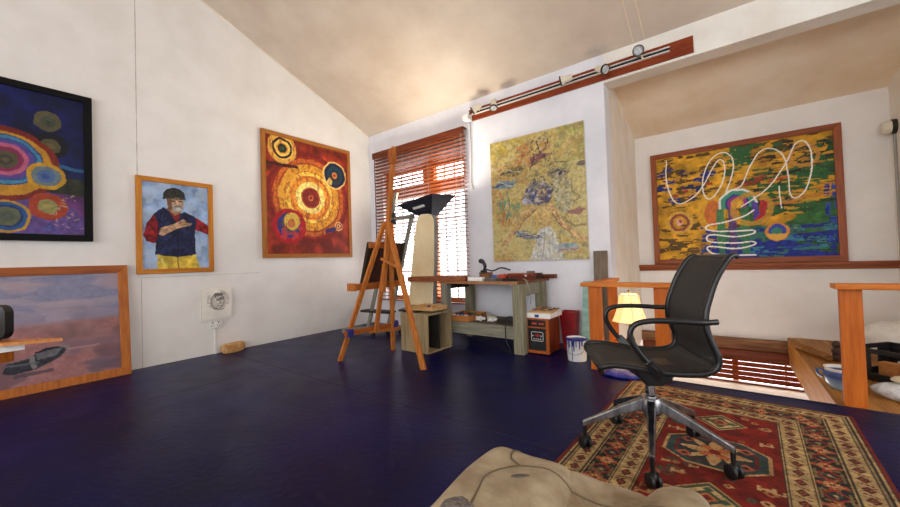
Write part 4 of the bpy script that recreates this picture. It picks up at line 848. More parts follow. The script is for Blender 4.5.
# shallow box of oddments
t = root('oddments_tray', 'pale wooden tray of paint scraps on top of the weathered crate', 'tray', (2.08, -1.0, 0.456))
ty0, ty1, tx0, tx1 = -1.12, -0.86, 1.93, 2.27
mb = MB(); mb.span((tx0, ty0, 0.456), (tx1, ty1, 0.466)); mb.build('tray_base', 'pine_light', t)
for a, b in (((tx0, ty0, 0.466), (tx1, ty0 + 0.012, 0.50)), ((tx0, ty1 - 0.012, 0.466), (tx1, ty1, 0.50)), ((tx0, ty0 + 0.012, 0.466), (tx0 + 0.012, ty1 - 0.012, 0.50)), ((tx1 - 0.012, ty0 + 0.012, 0.466), (tx1, ty1 - 0.012, 0.50))):
    mb = MB(); mb.span(a, b); mb.build('tray_side', 'pine_light', t)
def tube_of_paint(x, y, z, a, m, label, group, L=0.072, r=0.012):
    tt = root('paint_tube', label, 'paint tube', (x, y, z), a, group)
    mb = MB(); vs = []
    for k, (s, rx, rz_) in enumerate(((-L / 2, r * 1.25, 0.002), (-L / 4, r * 1.15, r * 0.7), (L / 4, r, r), (L / 2 - 0.01, r * 0.9, r * 0.9), (L / 2, r * 0.4, r * 0.4))):
        for q in range(10):
            th = 2 * PI * q / 10; vs.append((s, rx * math.cos(th), r + rz_ * math.sin(th) - (r - max(rz_, 0.3 * r)) * 0.9))
    fs = [(i * 10 + q, i * 10 + (q + 1) % 10, (i + 1) * 10 + (q + 1) % 10, (i + 1) * 10 + q) for i in range(4) for q in range(10)] + [tuple(range(10))[::-1], tuple(range(40, 50))]
    mb.add(vs, fs); mb.build('tube_body', m, tt, smooth=True, local=True)
    mb = MB(); mb.lathe([(0.006, 0), (0.006, 0.014)], (L / 2 - 0.001, 0, r), 10, Matrix.Rotation(PI / 2, 3, 'Y')); mb.build('tube_cap', 'black_plastic', tt, local=True)
    return tt
mats = ['tube_white', 'tube_blue', 'tube_ochre', 'tube_grey', 'tube_red', 'tube_green']
for k in range(6):
    tube_of_paint(1.99 + 0.045 * k, -1.0 + 0.09 * ((k * 2) % 3 - 1) * 0.8, 0.467, 0.6 + k * 0.9, mats[k], 'used paint tube lying in the tray on the weathered crate', 'paint tubes in the tray on the crate')
# tall cream board
t = root('padded_board', 'tall cream cloth-covered board with rounded top, standing on the crate before the window', 'board', (1.735, -0.7, 0.456))
out = [(x_ * 1.22, y_ * 1.01) for x_, y_ in [(-0.17, 0.0), (0.165, 0.0), (0.15, 0.55), (0.12, 1.0), (0.105, 1.07), (0.07, 1.115), (0.03, 1.13), (-0.05, 1.135), (-0.09, 1.12), (-0.115, 1.08), (-0.125, 1.0), (-0.15, 0.55)]]
th = 0.10; k = 0.12
mb = MB(); mb.prism(out, (1.75, -0.735, 0.457), (1, 0, 0), (k, 0.0, 1), (0, -1, 0), 0.014); mb.build('cloth_face', 'cream_cloth', t, bevel=0.006)
mb = MB(); mb.prism([(x * 1.0, y) for x, y in out], (1.75, -0.665, 0.457), (1, 0, 0), (k, 0.0, 1), (0, -1, 0), 0.069); mb.build('board_core', 'grey_edge', t, bevel=0.006)

# ================================================================== WORKBENCH
t = root('workbench', 'rough workbench with mossy grey legs against the white back wall', 'workbench', (2.6, -0.35, 0))
BZ = 0.762
mb = MB(); mb.span((2.06, -0.72, BZ - 0.028), (3.10, -0.02, BZ)); mb.add([(3.10, -0.72, BZ - 0.028), (3.165, -0.02, BZ - 0.028), (3.165, -0.02, BZ), (3.10, -0.72, BZ), (3.10, -0.02, BZ - 0.028), (3.10, -0.02, BZ)], [(0, 1, 2, 3), (0, 4, 1), (3, 2, 5), (1, 4, 5, 2)])
mb.build('bench_top', 'bench_top', t)
mb = MB(); mb.span((2.055, -0.732, BZ - 0.03), (3.105, -0.72, BZ + 0.002)); mb.build('front_edge', 'bench_edge', t, bevel=0.002)
for (x0, x1, y0, y1, m) in ((2.07, 2.165, -0.72, -0.63, 'grey_wood'), (3.035, 3.15, -0.72, -0.62, 'green_grey_wood'), (2.06, 2.16, -0.2, -0.10, 'green_grey_wood'), (3.06, 3.16, -0.2, -0.10, 'green_grey_wood')):
    mb = MB(); mb.span((x0, y0, 0.0), (x1, y1, BZ - 0.029)); mb.build('leg', m, t, bevel=0.004)
mb = MB(); mb.span((3.085, -0.62, 0.60), (3.12, -0.2, BZ - 0.029)); mb.build('side_rail', 'green_grey_x', t, bevel=0.003)
mb = MB(); mb.span((2.095, -0.62, 0.66), (2.13, -0.2, BZ - 0.029)); mb.build('side_rail', 'dark_wood', t, bevel=0.003)
mb = MB(); mb.span((2.165, -0.66, 0.14), (3.035, -0.63, 0.275)); mb.build('stretcher', 'green_grey_x', t, bevel=0.003)
mb = MB(); mb.span((2.165, -0.63, 0.262), (3.06, -0.12, 0.28)); mb.build('lower_shelf', 'grey_board', t)
mb = MB(); mb.bar((2.17, -0.64, 0.20), (2.17 + 0.3, -0.3, 0.06), 0.02, 0.02); mb.build('brace', 'dark_wood', t)

def bar_thing(name, label, cat, p, q, w, h, m, up=(0, 0, 1), bevel=0.003, group=None):
    mb = MB(); mb.bar(p, q, w, h, up); o = mb.build(name, m, bevel=bevel); return tag(o, label, cat, group)
bar_thing('timber_plank', 'thick timber plank lying on the workbench, sticking out past its left end', 'plank', (1.72, -0.90, 0.795), (2.42, -0.665, 0.795), 0.10, 0.062, 'ledge_wood')
t = root('sharpening_block', 'small pale wooden block behind the white box on the workbench', 'block', (2.53, -0.40, BZ))
mb = MB(); mb.span((2.46, -0.45, BZ + 0.001), (2.60, -0.36, BZ + 0.09)); mb.build('block_body', 'old_beam', t, bevel=0.004)
mb = MB(); mb.span((2.46, -0.452, BZ + 0.075), (2.60, -0.45, BZ + 0.09)); mb.build('block_band', 'umber', t)
# desk clamp / black clip lamp head
t = root('clip_lamp', 'black bent-arm clip lamp standing on the small block on the workbench', 'lamp', (2.5, -0.40, BZ + 0.091))
z0 = BZ + 0.091
mb = MB(); mb.box((2.50, -0.405, z0 + 0.012), (0.07, 0.05, 0.024)); mb.build('clip_base', 'black_plastic', t, bevel=0.004)
mb = MB(); mb.tube(spline([(2.50, -0.405, z0 + 0.02), (2.52, -0.405, z0 + 0.07), (2.49, -0.405, z0 + 0.125), (2.44, -0.405, z0 + 0.14)], 5), [0.016] * 5 + [0.022] * 5 + [0.028] * 5 + [0.02], 8); mb.build('arm', 'black_plastic', t, smooth=True)
mb = MB(); mb.tube(spline([(2.52, -0.405, z0 + 0.04), (2.62, -0.4, z0 + 0.015), (2.72, -0.37, z0 + 0.05), (2.82, -0.33, z0 + 0.02)], 6), 0.009, 8); mb.build('cable', 'cable_black', t, smooth=True)
def flat_box(name, label, cat, a, b, m, rz=0, bevel=0.003, group=None):
    c = [(p + q) / 2 for p, q in zip(a, b)]; d = [abs(q - p) for p, q in zip(a, b)]
    mb = MB(); mb.box(c, d, rotz(rz)); o = mb.build(name, m, bevel=bevel); return tag(o, label, cat, group)
flat_box('paper_stack', 'flat white box of paper at the front edge of the workbench', 'box', (2.47, -0.715, BZ + 0.003), (2.66, -0.68 + 0.04, BZ + 0.045), 'white_paper', 0.03)
flat_box('dark_book', 'dark flat book lying behind the timber plank on the workbench', 'book', (2.18, -0.55, BZ + 0.003), (2.36, -0.43, BZ + 0.025), 'dark_wood', 0.05)
flat_box('blue_pad', 'blue-grey pad lying right of the white box on the workbench', 'pad', (2.68, -0.70, BZ + 0.003), (2.84, -0.56, BZ + 0.03), 'tube_grey', -0.1)
flat_box('blue_tin', 'small blue tin beside the red rag on the workbench', 'tin', (2.63, -0.47, BZ + 0.003), (2.69, -0.41, BZ + 0.06), 'tube_blue', 0.3)
mb = MB(); mb.ball((2.77, -0.42, BZ + 0.035), (0.065, 0.06, 0.032), 16, 10, lambda v: v * (1 + 0.25 * math.sin(v.x * 90) * math.cos(v.y * 70))); o = mb.build('red_rag', 'red_cloth', smooth=True); tag(o, 'crumpled red rag on the middle of the workbench', 'rag')
bar_thing('folded_rule', 'pale wooden rule lying on the workbench in front of the red rag', 'rule', (2.80, -0.56, BZ + 0.012), (3.0, -0.50, BZ + 0.012), 0.03, 0.018, 'pine_light')
flat_box('black_sander', 'flat black block on the workbench in front of the long box', 'tool', (2.90, -0.68, BZ + 0.003), (3.05, -0.6, BZ + 0.03), 'black_matte', 0.1)
t = root('wooden_case', 'long red-brown wooden case on the right half of the workbench', 'case', (3.0, -0.38, BZ), 0.0)
mb = MB(); mb.span((2.85, -0.46, BZ + 0.002), (3.13, -0.30, BZ + 0.05)); mb.build('case_body', 'dark_trim', t, bevel=0.003)
mb = MB(); mb.span((2.845, -0.465, BZ + 0.052), (3.135, -0.295, BZ + 0.075)); mb.build('case_lid', 'board_wood', t, bevel=0.003)
mb = MB(); mb.box((3.08, -0.467, BZ + 0.052), (0.03, 0.006, 0.02)); mb.build('case_clasp', 'steel', t)
flat_box('grey_tin', 'small grey tin on top of the long red-brown case', 'tin', (3.06, -0.40, BZ + 0.0765), (3.13, -0.33, BZ + 0.10), 'tube_grey')
flat_box('dark_plane', 'dark wooden block plane at the right rear of the workbench', 'tool', (3.01, -0.22, BZ + 0.002), (3.14, -0.14, BZ + 0.07), 'umber', 0.1)
bar_thing('offcut', 'dark timber offcut overhanging the right rear corner of the workbench', 'plank', (2.86, -0.075, BZ + 0.025), (3.27, -0.075, BZ + 0.025), 0.09, 0.045, 'dark_trim')
mb = MB(); mb.tube(spline([(3.06, -0.50, BZ + 0.012), (3.12, -0.56, BZ + 0.01), (3.16, -0.58, BZ - 0.06), (3.175, -0.56, BZ - 0.16), (3.17, -0.56, BZ - 0.25)], 6), 0.006, 8); o = mb.build('power_cable', 'cable_grey', smooth=True); tag(o, 'pale cable hanging off the right end of the workbench', 'cable')
# lower shelf
t = root('tool_tray', 'pine tray full of tools on the left of the workbench shelf', 'tray', (2.27, -0.5, 0.281))
a0, a1, b0, b1, zz = 2.07, 2.42, -0.655, -0.25, 0.282
mb = MB(); mb.span((a0, b0, zz), (a1, b1, zz + 0.012)); mb.build('tray_base', 'tray_wood', t)
for a, b in (((a0, b0, zz + 0.012), (a1, b0 + 0.015, zz + 0.065)), ((a0, b1 - 0.015, zz + 0.012), (a1, b1, zz + 0.065)), ((a0, b0 + 0.015, zz + 0.012), (a0 + 0.015, b1 - 0.015, zz + 0.065)), ((a1 - 0.015, b0 + 0.015, zz + 0.012), (a1, b1 - 0.015, zz + 0.065))):
    mb = MB(); mb.span(a, b); mb.build('tray_side', 'tray_wood', t, bevel=0.002)
for k in range(9):
    tube_of_paint(2.12 + 0.033 * k, -0.55 + 0.10 * (k % 3), zz + 0.045, 0.4 + 0.7 * k, mats[k % 6], 'paint tube lying in the pine tray on the workbench shelf', 'paint tubes in the pine tray')
t2 = MB(); t2.box((2.245, -0.45, zz + 0.028), (0.31, 0.36, 0.03)); o = t2.build('rag_lining', 'tube_grey', t)
for k, (x, y, a, m) in enumerate(((2.5, -0.54, 0.3, 'white_paper'), (2.57, -0.40, -0.4, 'cream_fabric'), (2.66, -0.54, 0.2, 'white_paper'))):
    mb = MB(); mb.ball((x, y, 0.314), (0.065, 0.05, 0.026), 12, 8, lambda v: v * (1 + 0.3 * math.sin(v.x * 120 + v.y * 80))); o = mb.build('crumpled_paper', m); tag(o, ['crumpled white paper on the bench shelf, next to the pine tray', 'crumpled cream cloth scrap between two white papers on the bench shelf', 'crumpled white paper on the bench shelf, beside the dark folder'][k], 'paper')
flat_box('folder', 'dark flat folder on the right of the workbench shelf', 'folder', (2.74, -0.56, 0.281), (3.02, -0.25, 0.315), 'dark_wood', 0.0)
mb = MB(); mb.tube(spline([(2.90, -0.60, 0.327), (2.91, -0.66, 0.31), (2.92, -0.68, 0.22), (2.93, -0.69, 0.12), (2.99, -0.71, 0.03), (3.0, -0.80, 0.007)], 6), 0.006, 8); o = mb.build('power_cable', 'cable_black', smooth=True); tag(o, 'black cable hanging in front of the workbench stretcher', 'cable')

# ================================================================== HEATER
t = root('cabinet_heater', 'cherry-wood cabinet heater with black front on the floor beside the workbench', 'heater', (3.235, -0.45, 0))
hx0, hx1, hy0, hy1, hz1 = 3.12, 3.375, -0.61, -0.30, 0.375
mb = MB(); mb.span((hx0, hy0 + 0.03, 0.012), (hx1, hy1, hz1)); mb.build('cabinet', 'heater_side', t, bevel=0.004)
w = 0.028
for a, b in (((hx0, hy0, 0.012), (hx0 + w, hy0 + 0.03, hz1)), ((hx1 - w, hy0, 0.012), (hx1, hy0 + 0.03, hz1)), ((hx0 + w, hy0, 0.012), (hx1 - w, hy0 + 0.03, 0.012 + w)), ((hx0 + w, hy0, hz1 - w * 0.6), (hx1 - w, hy0 + 0.03, hz1)), ((hx0 + w, hy0, 0.272), (hx1 - w, hy0 + 0.03, 0.284))):
    mb = MB(); mb.span(a, b); mb.build('front_frame', 'heater_wood', t, bevel=0.002)
mb = MB(); mb.span((hx0 + w, hy0 + 0.012, 0.012 + w), (hx1 - w, hy0 + 0.03, 0.272)); mb.build('front_panel', 'black_matte', t)
g = MB()
mb = MB(); mb.span((hx0 + w, hy0 + 0.014, 0.284), (hx1 - w, hy0 + 0.03, hz1 - w * 0.6)); dsp = mb.build('display', 'black_plastic', t)
cx = (hx0 + hx1) / 2
mb = MB()
for x, W in ((cx - 0.03, 0.05), (cx + 0.03, 0.015), (cx + 0.05, 0.015), (cx + 0.068, 0.012)): mb.box((x, hy0 + 0.0125, 0.318), (W, 0.003, 0.016))
mb.build('digits', emis('heater_digits', rgb(230, 90, 40), 0.35, rgb(120, 40, 20)), dsp)
# badge: white rounded outline, red flame-like mark, row of white dots
def rrect(w, h, r, n=5):
    out = []
    for (sx, sy, a0) in ((1, 1, 0), (-1, 1, 90), (-1, -1, 180), (1, -1, 270)):
        for k in range(n + 1):
            a = math.radians(a0 + 90 * k / n); out.append((sx * (w / 2 - r) + r * math.cos(a), sy * (h / 2 - r) + r * math.sin(a)))
    return out
bz = 0.185; by = hy0 + 0.0105
bd = MB(); bd.tube([(cx + x, by, bz + z) for x, z in rrect(0.128, 0.092, 0.014)], 0.0028, 6, closed=True); badge = bd.build('badge', 'white_plastic', t)
mb = MB(); mb.prism([(-0.03, 0.0), (-0.018, 0.018), (-0.004, 0.010), (0.008, 0.022), (0.018, 0.010), (0.03, 0.012), (0.02, -0.004), (0.0, -0.012), (-0.016, -0.008)], (cx + 0.004, by, bz + 0.008), (1, 0, 0), (0, 0, 1), (0, -1, 0), 0.0025); mb.build('badge_mark', 'tube_red', badge)
mb = MB()
for k in range(4): mb.box((cx - 0.036 + 0.024 * k, by, bz - 0.026), (0.013, 0.003, 0.009))
for s in (-0.048, 0.042): mb.box((cx + s, by, bz + 0.006), (0.010, 0.003, 0.014))
mb.build('badge_symbols', 'white_plastic', badge)
# carton and tray on the heater
t = root('flat_carton', 'flat white carton with a blue patch lying on top of the heater', 'box', (3.28, -0.46, hz1))
mb = MB(); mb.span((3.105, -0.615, hz1 + 0.002), (3.40, -0.27, hz1 + 0.052)); mb.build('carton_body', 'white_paper', t, bevel=0.003)
mb = MB(); mb.span((3.235, -0.617, hz1 + 0.012), (3.28, -0.615, hz1 + 0.04)); mb.build('blue_patch', 'tube_blue', t)
t = root('wooden_palette', 'pale wooden palette board resting on the white carton', 'palette', (3.3, -0.45, hz1 + 0.055))
mb = MB(); mb.box((3.265, -0.44, hz1 + 0.062), (0.24, 0.28, 0.014), rotz(0.12)); mb.build('palette_board', 'pine_light', t, bevel=0.002)
for k in range(4):
    mb = MB(); mb.ball((3.19 + 0.05 * k, -0.50 + 0.06 * (k % 2), hz1 + 0.07), (0.02, 0.016, 0.008), 10, 6); mb.build('paint_blob', mats[(k * 2 + 1) % 6], t, smooth=True)
for k in range(5):
    x = 3.17 + 0.045 * k
    tt = root('paint_brush', 'paint brush lying across the wooden palette on the heater', 'brush', (x, -0.36, hz1 + 0.07), 0, 'brushes on the palette')
    mb = MB(); mb.tube([(x - 0.03, -0.46, hz1 + 0.076), (x + 0.02, -0.33, hz1 + 0.076)], 0.004, 6); mb.build('handle', ['pine_light', 'tube_red', 'umber', 'pine_light', 'cable_black'][k], tt)
    mb = MB(); mb.tube([(x + 0.02, -0.33, hz1 + 0.076), (x + 0.034, -0.295, hz1 + 0.076)], [0.006, 0.003], 6); mb.build('bristles', 'umber', tt)

# red bin, bucket
t = root('waste_bin', 'dark red tapered waste bin on the floor behind the heater', 'bin', (3.455, -0.16, 0))
mb = MB()
def frust(w0, w1, z0, z1, c, d0, d1): return [(c[0] + sx * w, c[1] + sy * d, z) for w, d, z in ((w0, d0, z0), (w1, d1, z1)) for sx, sy in ((-1, -1), (1, -1), (1, 1), (-1, 1))]
mb.add(frust(0.06, 0.085, 0.0, 0.40, (3.445, -0.165), 0.06, 0.085), [(3, 2, 1, 0), (0, 1, 5, 4), (1, 2, 6, 5), (2, 3, 7, 6), (3, 0, 4, 7)]); o = mb.build('bin_body', 'bin_red', t); sd = o.modifiers.new('thick', 'SOLIDIFY'); sd.thickness = 0.004
mb = MB(); mb.tube([(3.445 + sx * 0.086, -0.165 + sy * 0.086, 0.40) for sx, sy in ((-1, -1), (1, -1), (1, 1), (-1, 1))], 0.006, 6, closed=True); mb.build('bin_rim', 'bin_red', t)
t = root('paint_bucket', 'white paint bucket with dark blue drips beside the red bin', 'bucket', (3.655, -0.60, 0))
mb = MB(); mb.lathe([(0.0, 0.0), (0.085, 0.0), (0.088, 0.01), (0.094, 0.20), (0.098, 0.205), (0.098, 0.215), (0.092, 0.215), (0.088, 0.20), (0.082, 0.02), (0.0, 0.015)], (3.655, -0.60, 0), 28, caps=False); mb.build('bucket_body', 'bucket_white', t, smooth=True)
mb = MB(); mb.lathe([(0.099, 0.198), (0.1005, 0.205), (0.0985, 0.219), (0.090, 0.2185)], (3.655, -0.60, 0), 28, caps=False); mb.lathe([(0.0, 0.20), (0.089, 0.201)], (3.655, -0.60, 0), 28, caps=False); mb.build('paint_film', 'blue_paint', t, smooth=True)
mb = MB()
for a, L, w in ((-100, 0.19, 0.006), (-88, 0.10, 0.011), (-75, 0.06, 0.008), (-118, 0.07, 0.012), (-130, 0.11, 0.005), (-55, 0.08, 0.01), (-40, 0.05, 0.012), (-145, 0.05, 0.01), (-95, 0.05, 0.02)):
    a = math.radians(a); pts = []
    for k in range(6):
        z = 0.2 - L * k / 5; r = 0.086 + 0.009 * z / 0.2; pts.append((3.655 + r * math.cos(a), -0.60 + r * math.sin(a), z))
    mb.tube(pts, [w, w, w * 0.9, w * 0.8, w * 0.8, w * 0.6], 8, flat=0.6)
mb.build('paint_drips', 'blue_paint', t, smooth=True)
mb = MB(); mb.tube([(3.655 + 0.1 * math.cos(a), -0.60 - 0.1 * math.sin(a) * 0.99, 0.19 - 0.0 * a) for a in (0, 0.01)] + spline([(3.755, -0.61, 0.17), (3.74, -0.69, 0.10), (3.655, -0.705, 0.07), (3.58, -0.685, 0.10)], 4), 0.0022, 6); mb.build('wire_handle', 'steel', t)

# boards leaning on the pillar
def leaning(name, label, x0, x1, z1, yb, yt, th, m):
    mb = MB(); mb.bar(((x0 + x1) / 2, yb, 0.004), ((x0 + x1) / 2 + 0.0, yt, z1), x1 - x0, th, (0, -1, 0.1)); o = mb.build(name, m, bevel=0.003); return tag(o, label, 'board')
leaning('leaning_board', 'tall grey-brown board leaning upright on the white pillar behind the balustrade', 3.69, 3.835, 1.06, -0.10, -0.03, 0.02, 'grey_board')
leaning('leaning_board', 'pale teal flaking plank leaning on the wall beside the blue-dripped bucket', 3.565, 3.665, 0.73, -0.16, -0.03, 0.02, 'teal_paint')

# ================================================================== BALUSTRADES, LAMP
t = root('balustrade', 'orange pine balustrade with flat rail behind the office chair, left of the stair opening', 'balustrade', (4.15, -0.82, 0))
mb = MB(); mb.span((3.80, -0.88, 0.735), (4.55, -0.76, 0.77)); mb.build('handrail', 'rail', t, bevel=0.005)
mb = MB(); mb.span((3.84, -0.76, 0.735), (3.95, -0.06, 0.77)); mb.build('handrail', 'rail', t, bevel=0.005)
for a, b, y in ((3.855, 3.965, -0.84), (4.37, 4.475, -0.84), (3.85, 3.94, -0.16)):
    mb = MB(); mb.span((a, y, 0.0), (b, y + 0.04, 0.734)); mb.build('post', 'post', t, bevel=0.004)
t = root('balustrade', 'short pine balustrade standing on the landing planks at the right edge', 'balustrade', (5.46, -0.8, 0))
mb = MB(); mb.span((5.385, -0.87, 0.742), (6.6, -0.73, 0.775)); mb.build('handrail', 'rail', t, bevel=0.006)
mb = MB(); mb.span((5.413, -0.81, 0.001), (5.515, -0.765, 0.741)); mb.build('post', 'post', t, bevel=0.004)
mb = MB(); mb.span((6.45, -0.81, 0.001), (6.55, -0.765, 0.741)); mb.build('post', 'post', t, bevel=0.004)

t = root('table_lamp', 'lit table lamp with cream bell shade standing behind the balustrade rail', 'lamp', (4.13, -0.55, 0))
LX, LY = 4.13, -0.55
prof = [(0.0, 0.0), (0.075, 0.0), (0.075, 0.012), (0.04, 0.03), (0.022, 0.06), (0.034, 0.12), (0.045, 0.18), (0.036, 0.24), (0.015, 0.29), (0.012, 0.36), (0.0, 0.36)]
mb = MB(); mb.lathe(prof, (LX, LY, 0.002), 20, caps=False); mb.build('lamp_base', 'brass', t, smooth=True)
mb = MB(); rows = [(0.152, 0.40), (0.128, 0.45), (0.108, 0.51), (0.092, 0.58), (0.080, 0.645)]
vs = []; n = 8
for r, z in rows:
    for k in range(n * 3):
        a = 2 * PI * (k / (n * 3)) + PI / 8
        loc = ((a - PI / 8) % (2 * PI / n)) - PI / n
        rr_ = r * math.cos(PI / n) / math.cos(loc); vs.append((LX + rr_ * math.cos(a), LY + rr_ * math.sin(a), z))
N = n * 3
mb.add(vs, [(i * N + k, i * N + (k + 1) % N, (i + 1) * N + (k + 1) % N, (i + 1) * N + k) for i in range(len(rows) - 1) for k in range(N)]); mb.build('lamp_shade', 'lamp_shade', t)
mb = MB()
for ring in (vs[:N], vs[-N:]): mb.tube(ring, 0.0035, 6, closed=True)
for k in range(0, N, 3): mb.tube([vs[i * N + k] for i in range(len(rows))], 0.002, 5)
mb.build('shade_trim', 'lamp_trim', t)
mb = MB(); mb.lathe([(0.006, 0.36), (0.005, 0.66), (0.01, 0.668), (0.006, 0.685), (0.0, 0.688)], (LX, LY, 0), 10, caps=False); mb.build('finial', 'brass', t, smooth=True)
mb = MB(); mb.ball((LX, LY, 0.47), (0.03, 0.03, 0.045), 14, 10); mb.build('bulb', emis('warm_bulb', rgb(255, 200, 120), 12), t, smooth=True)
flat_box('white_box', 'low white box on the floor beneath the office chair seat, by the balustrade', 'box', (4.02, -0.76, 0.002), (4.23, -0.645, 0.085), 'white_paper')
mb = MB(); mb.ball((4.13, -0.925, 0.018), (0.17, 0.07, 0.03), 20, 10, lambda v: Vector((v.x, v.y, max(-0.017, v.z + 0.008 * math.sin(v.x * 60))))); o = mb.build('blue_cloth', 'blue_thing', smooth=True); tag(o, 'crumpled blue cloth on the floor in front of the low white box', 'cloth')

# ================================================================== OFFICE CHAIR
CX, CY = 4.517, -2.09
ang = math.atan2(-0.426, -0.905)
t = root('office_chair', 'black mesh office chair with aluminium five-star base standing on the patterned rug', 'chair', (CX, CY, 0), ang)
# local frame: +x forward, +y = chair's left
prof = [(0.262, 0.455), (0.272, 0.475), (0.262, 0.492), (0.235, 0.500), (0.18, 0.498), (0.10, 0.486), (0.02, 0.474), (-0.06, 0.468), (-0.13, 0.470), (-0.178, 0.482), (-0.205, 0.51), (-0.206, 0.55), (-0.190, 0.60), (-0.172, 0.66), (-0.172, 0.73), (-0.192, 0.80), (-0.222, 0.88), (-0.262, 0.95), (-0.282, 0.975), (-0.30, 0.985), (-0.315, 0.98)]
prof = spline(prof, 3)
def halfw(i):
    s = i / (len(prof) - 1)
    w = 0.235
    if s < 0.12: w = 0.19 + 0.045 * math.sin(s / 0.12 * PI / 2)
    if s > 0.55: w = 0.235 - 0.045 * (s - 0.55) / 0.45
    return w
def shell(i0, i1):
    mb = MB(); n = 11; vs = []
    for i in range(i0, i1):
        w = halfw(i) - 0.012
        for k in range(n):
            y = -w + 2 * w * k / (n - 1); s = 1 - (y / w) ** 2
            a, z = prof[i]; tx = prof[min(i + 1, len(prof) - 1)][0] - prof[max(i - 1, 0)][0]; tz = prof[min(i + 1, len(prof) - 1)][1] - prof[max(i - 1, 0)][1]; L = math.hypot(tx, tz) or 1
            vs.append((a - tz / L * (-0.012 * s), y, z + tx / L * (-0.012 * s) * 1.0 if False else z - 0.010 * s * (abs(tx) / L)))
    m = i1 - i0
    mb.add(vs, [(r * n + k, r * n + k + 1, (r + 1) * n + k + 1, (r + 1) * n + k) for r in range(m - 1) for k in range(n - 1)]); return mb
cut = next(i for i, q in enumerate(prof) if q[0] < -0.2 and q[1] > 0.5)
for nm, a, b in (('seat_mesh', 0, cut + 1), ('back_mesh', cut, len(prof))):
    o = shell(a, b).build(nm, 'chair_mesh', t, smooth=True, local=True); sd = o.modifiers.new('thick', 'SOLIDIFY'); sd.thickness = 0.008
for s in (1, -1):
    mb = MB(); mb.tube([(x, s * halfw(i), z) for i, (x, z) in enumerate(prof)], 0.0135, 10, flat=0.9); mb.build('side_frame', 'chair_frame', t, smooth=True, local=True)
for i, nm in ((0, 'front_bar'), (len(prof) - 1, 'top_bar')):
    x, z = prof[i]; w = halfw(i); mb = MB(); mb.tube([(x, -w, z), (x - 0.004, -w * 0.5, z), (x - 0.006, 0, z), (x - 0.004, w * 0.5, z), (x, w, z)], 0.0125, 10); mb.build(nm, 'chair_frame', t, smooth=True, local=True)
for s in (1, -1):
    y = s * 0.262
    pts = spline([(-0.205, s * 0.245, 0.70), (-0.13, y, 0.700), (0.0, y, 0.708), (0.09, y, 0.704), (0.135, y, 0.685), (0.15, y, 0.645), (0.135, y, 0.60), (0.10, s * 0.258, 0.545), (0.05, s * 0.25, 0.49), (0.03, s * 0.235, 0.46)], 5)
    mb = MB(); mb.tube(pts, 0.0125, 10, flat=0.75, up=(0, 1, 0)); mb.build('armrest', 'chair_frame', t, smooth=True, local=True)
    mb = MB(); mb.bar((0.085, s * 0.258, 0.53), (0.02, s * 0.238, 0.455), 0.042, 0.018, (0, 1, 0)); mb.build('arm_bracket', 'chair_frame', t, bevel=0.006, local=True)
mb = MB(); mb.prism([(-0.10, 0.46), (0.10, 0.46), (0.07, 0.40), (0.035, 0.355), (-0.035, 0.355), (-0.10, 0.41)], (0, 0.07, 0), (1, 0, 0), (0, 0, 1), (0, -1, 0), 0.14); mb.build('tilt_mechanism', 'chair_frame', t, bevel=0.01, local=True)
mb = MB(); mb.prism([(0.09, 0.465), (0.17, 0.468), (0.02, 0.36), (-0.03, 0.36), (-0.02, 0.40)], (0, 0.06, 0), (1, 0, 0), (0, 0, 1), (0, -1, 0), 0.12); mb.box((0, 0, 0.44), (0.06, 0.44, 0.026)); mb.build('seat_support', 'chair_frame', t, bevel=0.004, local=True)
mb = MB(); mb.lathe([(0.030, 0.17), (0.030, 0.29), (0.022, 0.295), (0.022, 0.36)], (0, 0, 0), 20); mb.build('gas_column', 'steel', t, smooth=True, local=True)
mb = MB(); mb.lathe([(0.04, 0.20), (0.055, 0.215), (0.055, 0.27), (0.045, 0.285), (0.03, 0.287)], (0, 0, 0), 24); mb.build('base_hub', 'chrome', t, smooth=True, local=True)
